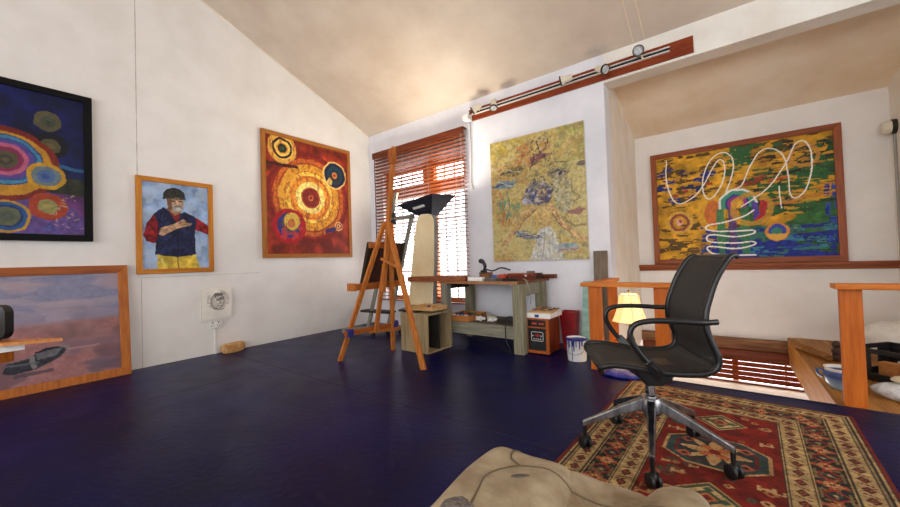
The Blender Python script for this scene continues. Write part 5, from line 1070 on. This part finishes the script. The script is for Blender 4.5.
for k in range(5):
    a = math.radians(206 + 72 * k) - ang; d = Vector((math.cos(a), math.sin(a), 0)); r_ = Vector((-d.y, d.x, 0))
    mb = MB(); p0 = d * 0.035; p1 = d * 0.325
    vs = []
    for (pp, w, zt, zb) in ((p0, 0.024, 0.283, 0.225), (d * 0.15, 0.018, 0.232, 0.19), (p1 * 0.97, 0.012, 0.155, 0.125), (p1 + d * 0.008, 0.013, 0.146, 0.12)):
        vs += [pp + r_ * w + Vector((0, 0, zb)), pp - r_ * w + Vector((0, 0, zb)), pp - r_ * w * 0.8 + Vector((0, 0, zt)), pp + r_ * w * 0.8 + Vector((0, 0, zt))]
    fs = [(3, 2, 1, 0), (12, 13, 14, 15)] + [(i * 4 + q, i * 4 + (q + 1) % 4, (i + 1) * 4 + (q + 1) % 4, (i + 1) * 4 + q) for i in range(3) for q in range(4)]
    mb.add(vs, fs); mb.build('base_arm', 'chrome', t, bevel=0.004, local=True)
    mb = MB(); mb.lathe([(0.008, 0.05), (0.011, 0.12), (0.011, 0.135)], p1, 12); cs_ = mb.build('caster', 'rubber', t, smooth=True, local=True)
    # twin wheels with a hood
    ca = a + 0.6 * ((k * 3) % 5 - 2); cd = Vector((math.cos(ca), math.sin(ca), 0)); cr = Vector((-cd.y, cd.x, 0))
    Rw = Matrix((cd, Vector((0, 0, 1)), cr)).transposed()
    for s in (-1, 1):
        mb = MB(); mb.lathe([(0.0, -0.01), (0.024, -0.01), (0.031, -0.006), (0.0315, 0.006), (0.024, 0.010), (0.0, 0.010)], p1 + cr * 0.016 * s + Vector((0, 0, 0.0325 + 0.006)), 20, Rw, caps=False); mb.build('wheel', 'rubber', cs_, smooth=True, local=True)
    mb = MB(); mb.ball(p1 + Vector((0, 0, 0.052)), (0.022, 0.022, 0.022), 12, 8); mb.build('hood', 'rubber', cs_, smooth=True, local=True)

# ================================================================== RUG
RW_, RLn = 1.195, 2.15
t_r = math.radians(-2.5)
t = root('patterned_rug', 'red oriental rug with beige diamond borders lying under the office chair', 'rug', (4.805, -1.0, 0.0), t_r)
p = Paint(0, RW_, 0, RLn, 0.0048)
X_ = np.minimum(p.U0, RW_ - p.U0); Y_ = np.minimum(p.V0, RLn - p.V0)
D = np.minimum(X_, Y_); Tt = np.where(X_ < Y_, p.V0, p.U0)
RED = (124, 34, 24); BEI = (190, 160, 108); DRK = (40, 42, 40); TEA = (52, 72, 70); ORA = (190, 104, 54)
p.fill(RED, 0.35, 4, 26)
def band(a, b, c, mott=0.25): p.put((D >= a) & (D < b), c, 1, mott, 6, 40)
def diamond(x0, y0, w, h, c, ref=(None, None)): pass
band(0, 0.010, (120, 34, 26)); band(0.010, 0.016, DRK); band(0.016, 0.024, BEI); band(0.024, 0.034, DRK); band(0.034, 0.044, (150, 130, 90)); band(0.044, 0.050, DRK)
def diamond_band(a, b, per):
    band(a, b, BEI); mid = (a + b) / 2; hw_ = (b - a) / 2 * 0.62
    ph = (Tt / per) % 1 - 0.5; dd = np.abs(D - mid) / hw_ + np.abs(ph) / 0.36
    inb = (D >= a) & (D < b)
    p.put(inb & (dd < 1), (84, 34, 34)); p.put(inb & (dd < 0.55), (160, 84, 50)); p.put(inb & (dd < 0.28), (36, 40, 60))
    sl = np.abs(((Tt / per + (D - mid) * 4) % 1) - 0.0); sl = np.minimum(sl, 1 - sl); p.put(inb & (sl < 0.045) & (np.abs(D - mid) < hw_), (96, 44, 38))
diamond_band(0.050, 0.124, 0.088)
band(0.124, 0.130, (60, 60, 46)); band(0.130, 0.136, BEI); band(0.136, 0.252, DRK, 0.3); band(0.246, 0.252, BEI); band(0.252, 0.258, (60, 60, 46))
mid = 0.194; per = 0.175; ph = (Tt / per) % 1 - 0.5; inb = (D > 0.138) & (D < 0.246); dx = (D - mid) / 0.05; dy = ph * per / 0.05
rad = np.hypot(dx, dy); th_ = np.arctan2(dy, dx)
p.put(inb & (rad < 0.75 + 0.3 * np.cos(4 * th_)), (178, 84, 50), 1, 0.3); p.put(inb & (rad < 0.45 + 0.2 * np.cos(8 * th_)), (206, 160, 104)); p.put(inb & (rad < 0.22), (120, 36, 30))
dy2 = ((Tt / per + 0.5) % 1 - 0.5) * per / 0.05; q = np.abs(dx) + np.abs(dy2)
p.put(inb & (np.abs(q - 0.95) < 0.16), (150, 54, 40)); p.put(inb & (q < 0.45), TEA); p.put(inb & (q < 0.2), (206, 170, 110)); p.put(inb & (np.abs(np.abs(dx) - 0.85) < 0.12) & (np.abs(dy2) < 0.8), (120, 110, 70)); p.put(inb & (fbm(p.U0, p.V0, 60, 7) > 0.64), (150, 116, 76), 0.8)
diamond_band(0.258, 0.332, 0.088)
band(0.332, 0.338, DRK); band(0.338, 0.343, BEI); band(0.343, 0.348, DRK)
# field motifs
F0 = 0.36; inner = D > 0.35; fx = p.U0 - RW_ / 2; fw = RW_ / 2 - F0
CYS = [1.22, 0.62, 0.30]
def dia(cx, cy, a, b, c, m=0.2): p.put(inner & (np.abs(fx - cx) / a + np.abs(p.V0 - cy) / b < 1), c, 1, m)
def octa(cx, cy, a, b, c): p.put(inner & (np.abs(fx - cx) < a) & (np.abs(p.V0 - cy) < b) & (np.abs(fx - cx) / a + np.abs(p.V0 - cy) / b < 1.5), c, 1, 0.25)
def stepm(cx, cy, s):
    for (a, b, c) in ((0.125, 0.125, (196, 160, 104)), (0.115, 0.115, (70, 84, 60)), (0.095, 0.095, (204, 172, 118)), (0.06, 0.06, (60, 84, 66)), (0.04, 0.04, (196, 120, 70)), (0.02, 0.02, (120, 36, 30))): dia(cx, cy, a * s, b * s, c)
    for k in range(4):
        a = k * PI / 2; dia(cx + 0.06 * s * math.cos(a), cy + 0.06 * s * math.sin(a), 0.022 * s, 0.022 * s, (70, 96, 70))
for cy in (0.93, 1.85):
    octa(0, cy, 0.215, 0.175, (190, 150, 98)); octa(0, cy, 0.203, 0.163, TEA); octa(0, cy, 0.17, 0.13, (110, 40, 32)); octa(0, cy, 0.155, 0.118, (46, 58, 60))
    r = np.hypot(fx, p.V0 - cy); a = np.arctan2(p.V0 - cy, fx)
    p.put(inner & (r < 0.085 + 0.06 * np.cos(8 * a)), (206, 168, 112)); p.put(inner & (r < 0.07 + 0.055 * np.cos(4 * a)), (196, 150, 96)); p.put(inner & (r < 0.05 + 0.03 * np.cos(4 * a + PI)), ORA); p.put(inner & (r < 0.025), (120, 36, 34))
    for sx in (-1, 1):
        for sy in (-1, 1):
            dia(sx * 0.12, cy + sy * 0.085, 0.035, 0.035, (180, 96, 60)); dia(sx * 0.12, cy + sy * 0.085, 0.018, 0.018, (60, 40, 44)); 
for cy in (0.52, 1.36): stepm(0, cy, 1.0)
rr = random.Random(4)
for k in range(150):
    sx = rr.choice((-1, 1)); cx = sx * rr.uniform(0.05, 0.225); cy = rr.uniform(0.38, RLn - 0.38)
    if min(abs(cy - 0.93), abs(cy - 1.85)) < 0.17 or (min(abs(cy - 0.52), abs(cy - 1.36)) < 0.13 and abs(cx) < 0.13): continue
    c = rr.choice(((186, 140, 88), (170, 112, 70), (70, 84, 66), (196, 160, 104)))
    s = rr.uniform(0.012, 0.03)
    kind = rr.randint(0, 2)
    if kind == 0: dia(cx, cy, s, s * 0.8, c); dia(cx, cy, s * 0.5, s * 0.4, RED)
    elif kind == 1:
        p.put(inner & (np.abs(fx - cx) < s) & (np.abs(p.V0 - cy) < 0.006), c); p.put(inner & (np.abs(fx - cx + s) < 0.006) & (np.abs(p.V0 - cy) < s * 0.8), c); p.put(inner & (np.abs(fx - cx - s * 0.7) < 0.006) & (np.abs(p.V0 - cy + s * 0.4) < s * 0.6), c)
    else:
        p.put(inner & (np.abs(np.hypot(fx - cx, p.V0 - cy) - s * 0.7) < 0.006), c)
p.put(np.clip((fbm(p.U0, p.V0, 5, 19) - 0.45) * 3, 0, 1), (70, 40, 30), 0.18); p.put(fbm(p.U0, p.V0, 140, 9, 1) > 0.75, (60, 34, 28), 0.4)
ob = p.mesh('rug_pile', P_rug, (-RW_ / 2, 0, 0.006), (1, 0, 0), (0, -1, 0), (0, 0, 1)); ob.parent = t
mb = MB(); mb.box((0, -RLn / 2, 0.003), (RW_ + 0.004, RLn + 0.004, 0.005)); mb.build('rug_backing', mat('rug_edge', rgb(112, 40, 30), None, 0.95), t, local=True)

# ================================================================== SUEDE FOOTSTOOL
t = root('suede_footstool', 'worn beige suede footstool with puffy stitched cushions in the near foreground', 'footstool', (4.47, -3.40, 0), 0)
def cushion(name, c, d, rz, seed=0, pw=3.2, wr=0.012):
    """super-ellipsoid pillow with shallow wrinkles"""
    R = rotz(rz)
    def f(v):
        n = [max(-1, min(1, v[i] / (d[i] / 2))) for i in range(3)]
        e = 2 / pw
        q = Vector([math.copysign(abs(n[i]) ** e, n[i]) * d[i] / 2 for i in range(3)])
        a = wr * (vnoise(np.array(q.x), np.array(q.y), 11, seed) + 0.5 * math.sin(q.x * 26 + 2 * math.sin(q.y * 14 + seed)) * 0.5 - 0.5)
        q.z += float(a) * (1 if q.z > 0 else 0); q.x += float(a) * 0.4
        return R @ q
    mb = MB(); mb.ball(c, (d[0] / 2, d[1] / 2, d[2] / 2), 56, 36, f); return mb.build(name, 'suede', t, smooth=True)
cushion('cushion', (4.385, -3.46, 0.277), (0.32, 0.74, 0.31), 0.10, 1, 4.2, 0.018)
cushion('cushion', (4.555, -3.43, 0.264), (0.36, 0.74, 0.28), -0.10, 2, 4.0, 0.022)
cushion('cushion', (4.725, -3.37, 0.285), (0.20, 0.74, 0.315), -0.03, 4, 2.7)
from mathutils.bvhtree import BVHTree
bv_v, bv_f = [], []
for ob_ in [c_ for c_ in t.children if c_.name.startswith('cushion')]:
    k0 = len(bv_v); pm = parent_matrix(ob_); bv_v += [pm @ v.co for v in ob_.data.vertices]; bv_f += [tuple(q + k0 for q in f_.vertices) for f_ in ob_.data.polygons]
bvh = BVHTree.FromPolygons(bv_v, bv_f)
def drop(x, y, dz=0.0):
    h = bvh.ray_cast(Vector((x, y, 1.5)), Vector((0, 0, -1)))[0]
    return Vector((x, y, (h.z if h else 0.3) + dz))
def seam(pts, r, dz=0.0): 
    mb = MB(); mb.tube([drop(x, y, dz) for x, y in spline(pts, 8)], r, 8); mb.build('seam_piping', 'suede_seam', t, smooth=True)
seam([(4.36, -3.50), (4.34, -3.42), (4.322, -3.35), (4.33, -3.28), (4.36, -3.232)], 0.0028)
seam([(4.36, -3.232), (4.42, -3.228), (4.48, -3.236), (4.555, -3.232), (4.63, -3.228), (4.74, -3.225)], 0.0028)
seam([(4.36, -3.232), (4.325, -3.215), (4.31, -3.17), (4.315, -3.13)], 0.0035)
sc_ = drop(4.40, -3.305, 0.001)
mb = MB(); mb.ball(sc_, (0.026, 0.006, 0.005), 12, 6, lambda v: rotz(0.6) @ v); mb.build('scuff', 'suede_mark', t, smooth=True)
mb = MB(); mb.span((4.18, -3.70, 0.09), (4.78, -3.16, 0.16)); mb.build('base_board', 'dark_wood', t, bevel=0.01)
for x in (4.22, 4.74):
    for y in (-3.66, -3.20):
        mb = MB(); mb.lathe([(0.018, 0.0), (0.024, 0.09)], (x, y, 0.0), 12); mb.build('leg', 'dark_wood', t, smooth=True)
mb = MB(); mb.ball((4.365, -3.54, 0.452), (0.045, 0.06, 0.025), 24, 14, lambda v: rotz(0.5) @ (v * (1 + 0.06 * math.sin(v.x * 160) * math.cos(v.y * 150)))); o = mb.build('knitted_sock', 'grey_knit', smooth=True); tag(o, 'bundled grey knitted sock lying on the beige footstool', 'sock')

# ================================================================== LANDING ITEMS
t = root('ceramic_pot', 'blue and white glazed ceramic pot on the landing planks beside the post', 'pot', (5.44, -0.50, 0.001))
t.location = (5.465, -0.42, 0.001); t.scale = (0.92, 0.92, 0.95)
mb = MB(); mb.lathe([(0.0, 0.0), (0.055, 0.0), (0.062, 0.01), (0.085, 0.05), (0.098, 0.095), (0.095, 0.125), (0.082, 0.142), (0.092, 0.155), (0.095, 0.16), (0.085, 0.158), (0.074, 0.142), (0.08, 0.1), (0.05, 0.02), (0.0, 0.015)], (0, 0, 0), 32, caps=False); mb.build('pot_body', 'ceramic', t, smooth=True, local=True)
mb = MB(); mb.tube(spline([(-0.09, 0.02, 0.12), (-0.125, 0.025, 0.125), (-0.12, 0.025, 0.09), (-0.095, 0.02, 0.07)], 5), 0.009, 8); mb.build('pot_handle', 'ceramic', t, smooth=True, local=True)
mb = MB(); mb.tube(spline([(5.36, 1.0, 0.035), (5.40, 0.82, 0.04), (5.45, 0.70, 0.036), (5.49, 0.58, 0.034), (5.545, 0.42, 0.034)], 6), [0.022 + 0.014 * math.sin(k * 1.7) ** 2 for k in range(25)], 10); o = mb.build('driftwood_stick', 'drift', smooth=True); tag(o, 'twisted driftwood stick lying on the landing planks above the pot', 'driftwood')
flat_box('paper_sheet', 'white sheet of paper lying on the landing planks by the driftwood', 'paper', (5.50, 0.60, 0.001), (5.66, 0.74, 0.004), 'white_paper', 0.3, 0)
flat_box('paper_sheet', 'white sheet of paper tucked behind the ceramic pot on the landing', 'paper', (5.50, 0.10, 0.001), (5.66, 0.28, 0.004), 'white_paper', -0.2, 0)
t = root('carved_figure', 'dark brown carved wooden figure left of the post on the landing', 'carving', (5.585, 0.5, 0.001))
mb = MB(); mb.lathe([(0.0, 0.0), (0.05, 0.0), (0.055, 0.03), (0.035, 0.055), (0.045, 0.09), (0.03, 0.12), (0.0, 0.125)], (5.61, 0.5, 0.001), 16, caps=False); mb.build('figure_body', 'umber', t, smooth=True)
mb = MB(); mb.ball((5.60, 0.49, 0.145), (0.03, 0.03, 0.035), 14, 10); mb.build('figure_head', 'umber', t, smooth=True)
# black crate on its side of contents
t = root('plastic_crate', 'black open plastic crate of tools on the landing, right of the post', 'crate', (5.90, -0.02, 0.001), math.radians(48))
def crate_part(fn, name): mb = MB(); fn(mb); return mb.build(name, 'black_plastic', t, bevel=0.003, local=True)
cw, cd_, chh = 0.38, 0.46, 0.24
crate_part(lambda m: m.span((-cw / 2, -cd_ / 2, 0), (cw / 2, cd_ / 2, 0.012)), 'crate_bottom')
for s in (-1, 1):
    def side(m, s=s):
        x = s * cw / 2
        m.span((x - 0.008, -cd_ / 2, 0.012), (x + 0.008, cd_ / 2, 0.06)); m.span((x - 0.008, -cd_ / 2, 0.205), (x + 0.008, cd_ / 2, chh)); m.span((x - 0.008, -cd_ / 2, 0.06), (x + 0.008, -0.12, 0.205)); m.span((x - 0.008, 0.12, 0.06), (x + 0.008, cd_ / 2, 0.205))
    crate_part(side, 'crate_side')
    def end(m, s=s):
        y = s * cd_ / 2
        m.span((-cw / 2, y - 0.008, 0.012), (cw / 2, y + 0.008, 0.06)); m.span((-cw / 2, y - 0.008, 0.205), (cw / 2, y + 0.008, chh)); m.span((-cw / 2, y - 0.008, 0.06), (-0.08, y + 0.008, 0.205)); m.span((0.08, y - 0.008, 0.06), (cw / 2, y + 0.008, 0.205))
    crate_part(end, 'crate_end')
pm = parent_matrix(t)
for k, (x, y, z, m, nm, lb_) in enumerate(((-0.08, -0.12, 0.05, 'tube_ochre', 'sponge', 'ochre sponge in the black crate on the landing'), (0.06, 0.05, 0.07, 'tube_white', 'tape_roll', 'white tape roll in the black crate on the landing'), (-0.06, 0.08, 0.06, 'tray_wood', 'wood_offcut', 'brown wood offcut in the black crate on the landing'), (0.08, -0.12, 0.05, 'steel', 'metal_tin', 'metal tin in the black crate on the landing'))):
    w_ = pm @ Vector((x, y, 0.015))
    mb = MB()
    if k == 1: mb.lathe([(0.03, 0), (0.055, 0), (0.055, 0.04), (0.03, 0.04), (0.03, 0)], w_ + Vector((0, 0, 0.07)), 20, caps=False)
    elif k == 3: mb.lathe([(0.0, 0), (0.045, 0), (0.045, 0.11), (0.04, 0.112), (0.0, 0.11)], w_, 20, caps=False)
    else: mb.box(w_ + Vector((0, 0, 0.06)), (0.11, 0.07, 0.11), rotz(0.5 + k))
    o = mb.build(nm, m, smooth=k in (1, 3)); tag(o, lb_, ['sponge', 'tape', 'wood', 'tin'][k])
def cloth_lump(name, label, cat, c, d, m, seed, rz=0):
    R = rotz(rz)
    def f(v):
        n = fbm(np.array(v.x + c[0]), np.array(v.y + c[1] + v.z), 9, seed)
        q = v * (0.8 + 0.45 * float(n)); q.z = max(-d[2] * 0.92, q.z); return R @ q
    mb = MB(); mb.ball(c, d, 32, 20, f); o = mb.build(name, m, smooth=True); return tag(o, label, cat)
cloth_lump('plastic_bag', 'crumpled pale plastic bag on the front of the landing planks', 'bag', (5.72, -0.50, 0.05), (0.13, 0.09, 0.055), 'plastic_bag', 3)
cloth_lump('folded_cloth', 'cream cloth lying on top of the crumpled plastic bag', 'cloth', (5.79, -0.47, 0.122), (0.10, 0.07, 0.028), 'cream_fabric', 5, 0.4)
cloth_lump('white_pillow', 'white pillow lying behind the black crate on the landing', 'pillow', (6.02, 0.72, 0.17), (0.22, 0.2, 0.175), 'cotton', 9)

# bulkhead light with conduit
t = root('bulkhead_light', 'white round bulkhead light with conduit on the alcove side wall', 'light fitting', (6.27, 1.5, 2.2))
R = Matrix.Rotation(-PI / 2, 3, 'Y')
mb = MB(); mb.lathe([(0.0, 0.0), (0.075, 0.0), (0.075, 0.03), (0.07, 0.035), (0.0, 0.035)], (6.269, 1.50, 2.22), 24, R, caps=False); mb.build('mounting_base', 'black_plastic', t, smooth=True)
mb = MB(); mb.lathe([(0.066, 0.035), (0.066, 0.075), (0.055, 0.095), (0.03, 0.103), (0.0, 0.104)], (6.269, 1.50, 2.22), 24, R, caps=False); mb.build('glass_cover', 'cream_plastic', t, smooth=True)
mb = MB(); mb.tube([(6.258, 1.5, 2.14), (6.258, 1.5, 0.87)], 0.011, 8); mb.tube([(6.258, 1.53, 2.14), (6.258, 1.53, 0.87)], 0.006, 8); mb.build('conduit', 'cable_grey', t, smooth=True)

# ================================================================== TRACK LIGHTS
t = root('lighting_track', 'long red-stained board with a white lighting track under the sloping ceiling', 'lighting track', (3.4, 0.0, 2.99))
mb = MB(); mb.span((2.11, -0.022, 2.91), (4.68, -0.001, 3.07)); mb.build('mounting_board', 'board_wood', t, bevel=0.003)
mb = MB(); mb.span((2.2, -0.05, 2.980), (4.49, -0.022, 2.988)); mb.span((2.2, -0.05, 3.018), (4.49, -0.022, 3.026)); mb.build('track_rail', 'white_plastic', t)
mb = MB(); mb.span((2.2, -0.032, 2.988), (4.49, -0.022, 3.018)); mb.build('track_channel', 'black_plastic', t)
mb = MB(); mb.span((2.075, -0.14, 2.90), (2.165, -0.03, 2.97)); mb.bar((2.13, -0.06, 2.96), (2.21, -0.04, 3.0), 0.02, 0.02); mb.build('power_adapter', 'white_plastic', t, bevel=0.006)
LIGHTS = [(2.29, -0.13, 3.01, (-0.75, -0.3, -0.45), 'cream spotlight nearest the window, first on the lighting track'), (2.56, -0.13, 2.98, (0.15, -0.35, -0.9), 'cream spotlight second from the window on the lighting track, pointing down'),
          (3.49, -0.13, 3.0, (-0.95, -0.2, -0.15), 'cream spotlight in the middle of the track, facing left'), (3.88, -0.13, 2.98, (0.72, -0.45, -0.5), 'cream spotlight above the pillar corner, tilted to the right'),
          (4.23, -0.12, 3.035, (0.12, -0.95, -0.22), 'cream spotlight last on the right of the track, lens facing the room')]
def spotlight(proto, x, y, z, d, label):
    if proto is None:
        s = root('track_spotlight', label, 'spotlight', (0, 0, 0), 0, 'spotlights on the lighting track')
        mb = MB(); mb.lathe([(0.0, -0.075), (0.03, -0.075), (0.036, -0.065), (0.036, -0.005), (0.044, 0.02), (0.052, 0.045), (0.052, 0.058), (0.043, 0.058), (0.040, 0.046), (0.0, 0.044)], (0, 0, 0), 24, caps=False); mb.build('lamp_housing', 'cream_plastic', s, smooth=True, local=True)
        mb = MB(); mb.lathe([(0.040, 0.0465), (0.03, 0.051), (0.0, 0.053)], (0, 0, 0), 24, caps=False); mb.build('lens', 'lens_glass', s, smooth=True, local=True)
        mb = MB(); mb.lathe([(0.0525, 0.044), (0.054, 0.05), (0.0525, 0.06), (0.042, 0.06)], (0, 0, 0), 24, caps=False); mb.build('rim', 'black_plastic', s, smooth=True, local=True)
        mb = MB(); mb.tube([(0.0, 0.0, -0.03), (0.0, 0.045, -0.04), (0.0, 0.085, -0.03)], 0.008, 8); mb.build('bracket', 'cream_plastic', s, smooth=True, local=True)
    else: s = copy_tree(proto); s['label'] = label
    z_ = Vector(d).normalized(); up = Vector((0, 1, 0.001)); y_ = (up - z_ * up.dot(z_)).normalized(); x_ = y_.cross(z_)
    s.location = (x, y, z); s.rotation_euler = Matrix((x_, y_, z_)).transposed().to_euler(); return s
pr = None
for a in LIGHTS:
    s = spotlight(pr, *a); pr = pr or s

# ================================================================== STILL LIFE AT THE LEFT EDGE
t = root('side_table', 'wooden table corner at the left edge of the picture, holding papers', 'table', (2.1, -4.2, 0))
tz = 0.70
mb = MB(); 
TR = rotz(math.radians(37.2)); tc_ = Vector((2.535, -4.06, 0))
def tp(a, b, z): return tc_ + TR @ Vector((a, b, 0)) + Vector((0, 0, z))   # a along picture right, b away from the camera
mb.add([tp(a, b, z) for z in (tz - 0.045, tz) for a, b in ((-0.8, -0.5), (-0.02, -0.5), (0.0, 0.0), (-0.8, 0.06))], [(3, 2, 1, 0), (4, 5, 6, 7)] + [(i, (i + 1) % 4, 4 + (i + 1) % 4, 4 + i) for i in range(4)]); mb.build('table_top', 'sea_frame_z', t, bevel=0.004)
for a, b in ((-0.72, -0.44), (-0.12, -0.44), (-0.16, 0.02), (-0.72, 0.06)):
    mb = MB(); c_ = tp(a, b, 0); mb.box((c_.x, c_.y, (tz - 0.046) / 2), (0.05, 0.05, tz - 0.046), TR); mb.build('leg', 'sea_frame_z', t)
def sheet(name, label, cat, pts, z, th, m):
    mb = MB(); n = len(pts); mb.add([tp(a, b, z) for a, b in pts] + [tp(a, b, z + th) for a, b in pts], [tuple(range(n))[::-1], tuple(range(n, 2 * n))] + [(i, (i + 1) % n, n + (i + 1) % n, n + i) for i in range(n)]); o = mb.build(name, m); return tag(o, label, cat)
sheet('wooden_paddle', 'pointed pale wooden paddle lying on the table among white papers', 'paddle', [(-0.3, -0.12), (0.03, -0.09), (0.10, -0.07), (0.205, -0.01), (0.12, 0.0), (0.03, 0.0), (-0.3, 0.0)], tz + 0.03, 0.012, 'tray_wood')
sheet('paper_stack', 'stack of white papers on the table at the left edge', 'paper', [(-0.4, -0.18), (-0.03, -0.14), (0.055, -0.012), (-0.4, 0.0)], tz + 0.001, 0.027, 'white_paper')
sheet('paper_stack', 'folded white sheets lying on top of the wooden paddle', 'paper', [(-0.35, -0.16), (-0.03, -0.12), (0.02, -0.075), (-0.02, -0.05), (-0.35, -0.05)], tz + 0.043, 0.016, 'white_paper')
t = root('table_mirror', 'black rounded frame standing on the table among the papers', 'mirror', tuple(tp(-0.06, -0.04, tz)))
ctr = tp(-0.072, -0.035, tz + 0.044 + 0.07); ux = TR @ Vector((1, 0, 0))
ol = rrect(0.15, 0.138, 0.035, 6); il = rrect(0.10, 0.09, 0.022, 6)
mb = MB(); n = len(ol); nv = TR @ Vector((0, 1, 0))
V_ = [ctr + ux * x + Vector((0, 0, z)) + nv * q for q in (0, 0.03) for L_ in (ol, il) for x, z in L_]
fs = []
for i in range(n):
    j = (i + 1) % n
    fs += [(i, j, n + j, n + i), (2 * n + i, 3 * n + i, 3 * n + j, 2 * n + j), (i, 2 * n + i, 2 * n + j, j), (n + i, n + j, 3 * n + j, 3 * n + i)]
mb.add(V_, fs); mb.build('mirror_frame', 'black_plastic', t, smooth=True)
mb = MB(); mb.add([ctr + ux * x + Vector((0, 0, z)) + nv * 0.02 for x, z in il], [tuple(range(n))]); mb.build('mirror_glass', mat('dim_mirror', rgb(150, 150, 150), None, 0.1, 0.9), t)
t = root('small_bottle', 'small amber bottle in front of the black rounded frame on the table', 'bottle', tuple(tp(-0.085, -0.1, tz + 0.06)))
b0 = tp(-0.085, -0.1, tz + 0.06)
mb = MB(); mb.lathe([(0.0, 0), (0.022, 0), (0.022, 0.06), (0.009, 0.075), (0.009, 0.085), (0.0, 0.085)], b0, 16, caps=False); mb.build('bottle_body', 'tube_ochre', t, smooth=True)
mb = MB(); mb.lathe([(0.0, 0.085), (0.012, 0.085), (0.012, 0.105), (0.0, 0.105)], b0, 16, caps=False); mb.build('bottle_cap', 'black_plastic', t, smooth=True)

# cable down the left side of the blind
mb = MB(); mb.tube(spline([(0.165, -0.03, 2.84), (0.16, -0.03, 2.5), (0.165, -0.03, 1.9), (0.155, -0.03, 1.2), (0.16, -0.03, 0.6)], 6), 0.007, 8); o = mb.build('wall_cable', 'cable_black', smooth=True); tag(o, 'dark cable running down the wall at the left edge of the tall blind', 'cable')
mb = MB(); mb.tube(spline([(2.12, -0.02, 2.9), (2.125, -0.02, 2.5), (2.115, -0.02, 2.1), (2.14, -0.02, 1.97)], 6), 0.006, 8); o = mb.build('wall_cable', 'cable_grey', smooth=True); tag(o, 'grey cable hanging down the wall at the right edge of the tall blind', 'cable')

# ================================================================== LIGHT
S_WORLD = 8.0
wd = bpy.data.worlds.new('overcast'); SC.world = wd; wd.use_nodes = True
bg = wd.node_tree.nodes['Background']; bg.inputs[0].default_value = (0.96, 0.98, 1.0, 1); bg.inputs[1].default_value = S_WORLD
def light(name, typ, loc, energy, color=(1, 1, 1), size=None, sizey=None, direction=None, portal=False):
    L = bpy.data.lights.new(name, typ); L.energy = energy; L.color = color
    if typ == 'AREA':
        L.shape = 'RECTANGLE'; L.size = size; L.size_y = sizey or size
        if portal: L.cycles.is_portal = True
    elif size: L.shadow_soft_size = size
    o = bpy.data.objects.new(name, L); COL.objects.link(o); o.location = loc
    if direction is not None: o.rotation_euler = Vector(direction).to_track_quat('-Z', 'Y').to_euler()
    return o
light('window_daylight', 'AREA', ((WX0 + WX1) / 2, 0.23, (WZ0 + WZ1) / 2), 1, size=WX1 - WX0, sizey=WZ1 - WZ0, direction=(0, -1, 0), portal=True)
light('added_well_daylight', 'AREA', ((BW[0] + BW[1]) / 2, AY + 0.21, (BW[2] + BW[3]) / 2), 1, size=BW[1] - BW[0], sizey=BW[3] - BW[2], direction=(0, -1, 0), portal=True)  # portal of the unseen window added for more light in the well
light('stair_daylight', 'AREA', ((LWX0 + LWX1) / 2, AY + 0.21, (LWZ0 + LWZ1) / 2), 1, size=LWX1 - LWX0, sizey=LWZ1 - LWZ0, direction=(0, -1, 0), portal=True)
for a, b, c, d in RX: light('rear_daylight', 'AREA', ((a + b) / 2, EY - 0.21, (c + d) / 2), 1, size=b - a, sizey=d - c, direction=(0, 1, 0), portal=True)
light('right_daylight', 'AREA', (XR + 0.21, (RW[0] + RW[1]) / 2, (RW[2] + RW[3]) / 2), 1, size=RW[1] - RW[0], sizey=RW[3] - RW[2], direction=(-1, 0, 0), portal=True)
light('softbox_lamp', 'AREA', tuple(topc + upn * 0.01), 30, (1.0, 0.90, 0.74), 0.5, 0.5, tuple(upn))
light('table_lamp_bulb', 'POINT', (LX, LY, 0.53), 9, (1.0, 0.62, 0.28), 0.03)

# ================================================================== CAMERA
f_px = 362.4464; yaw, pitch, roll = math.radians(-37.20157), math.radians(1.21876), math.radians(1.87243)
fw = Vector((math.sin(yaw) * math.cos(pitch), math.cos(yaw) * math.cos(pitch), math.sin(pitch)))
rt = Vector((math.cos(yaw), -math.sin(yaw), 0)); dn = fw.cross(rt)
r2 = rt * math.cos(roll) + dn * math.sin(roll); d2 = -rt * math.sin(roll) + dn * math.cos(roll)
cam = bpy.data.cameras.new('camera'); cam.sensor_fit = 'HORIZONTAL'; cam.sensor_width = 36.0; cam.lens = f_px / 900 * 36.0; cam.clip_start = 0.02
co = bpy.data.objects.new('camera', cam); COL.objects.link(co)
mw = Matrix((r2, -d2, -fw)).transposed().to_4x4(); mw.translation = Vector((4.84459, -4.16207, 1.0)); co.matrix_world = mw
SC.camera = co
vs_ = SC.view_settings; vs_.view_transform = 'Standard'; vs_.look = 'None'; vs_.exposure = 0.1; vs_.gamma = 1.0; vs_.use_curve_mapping = False
SC.cycles.max_bounces = 10; SC.cycles.diffuse_bounces = 6
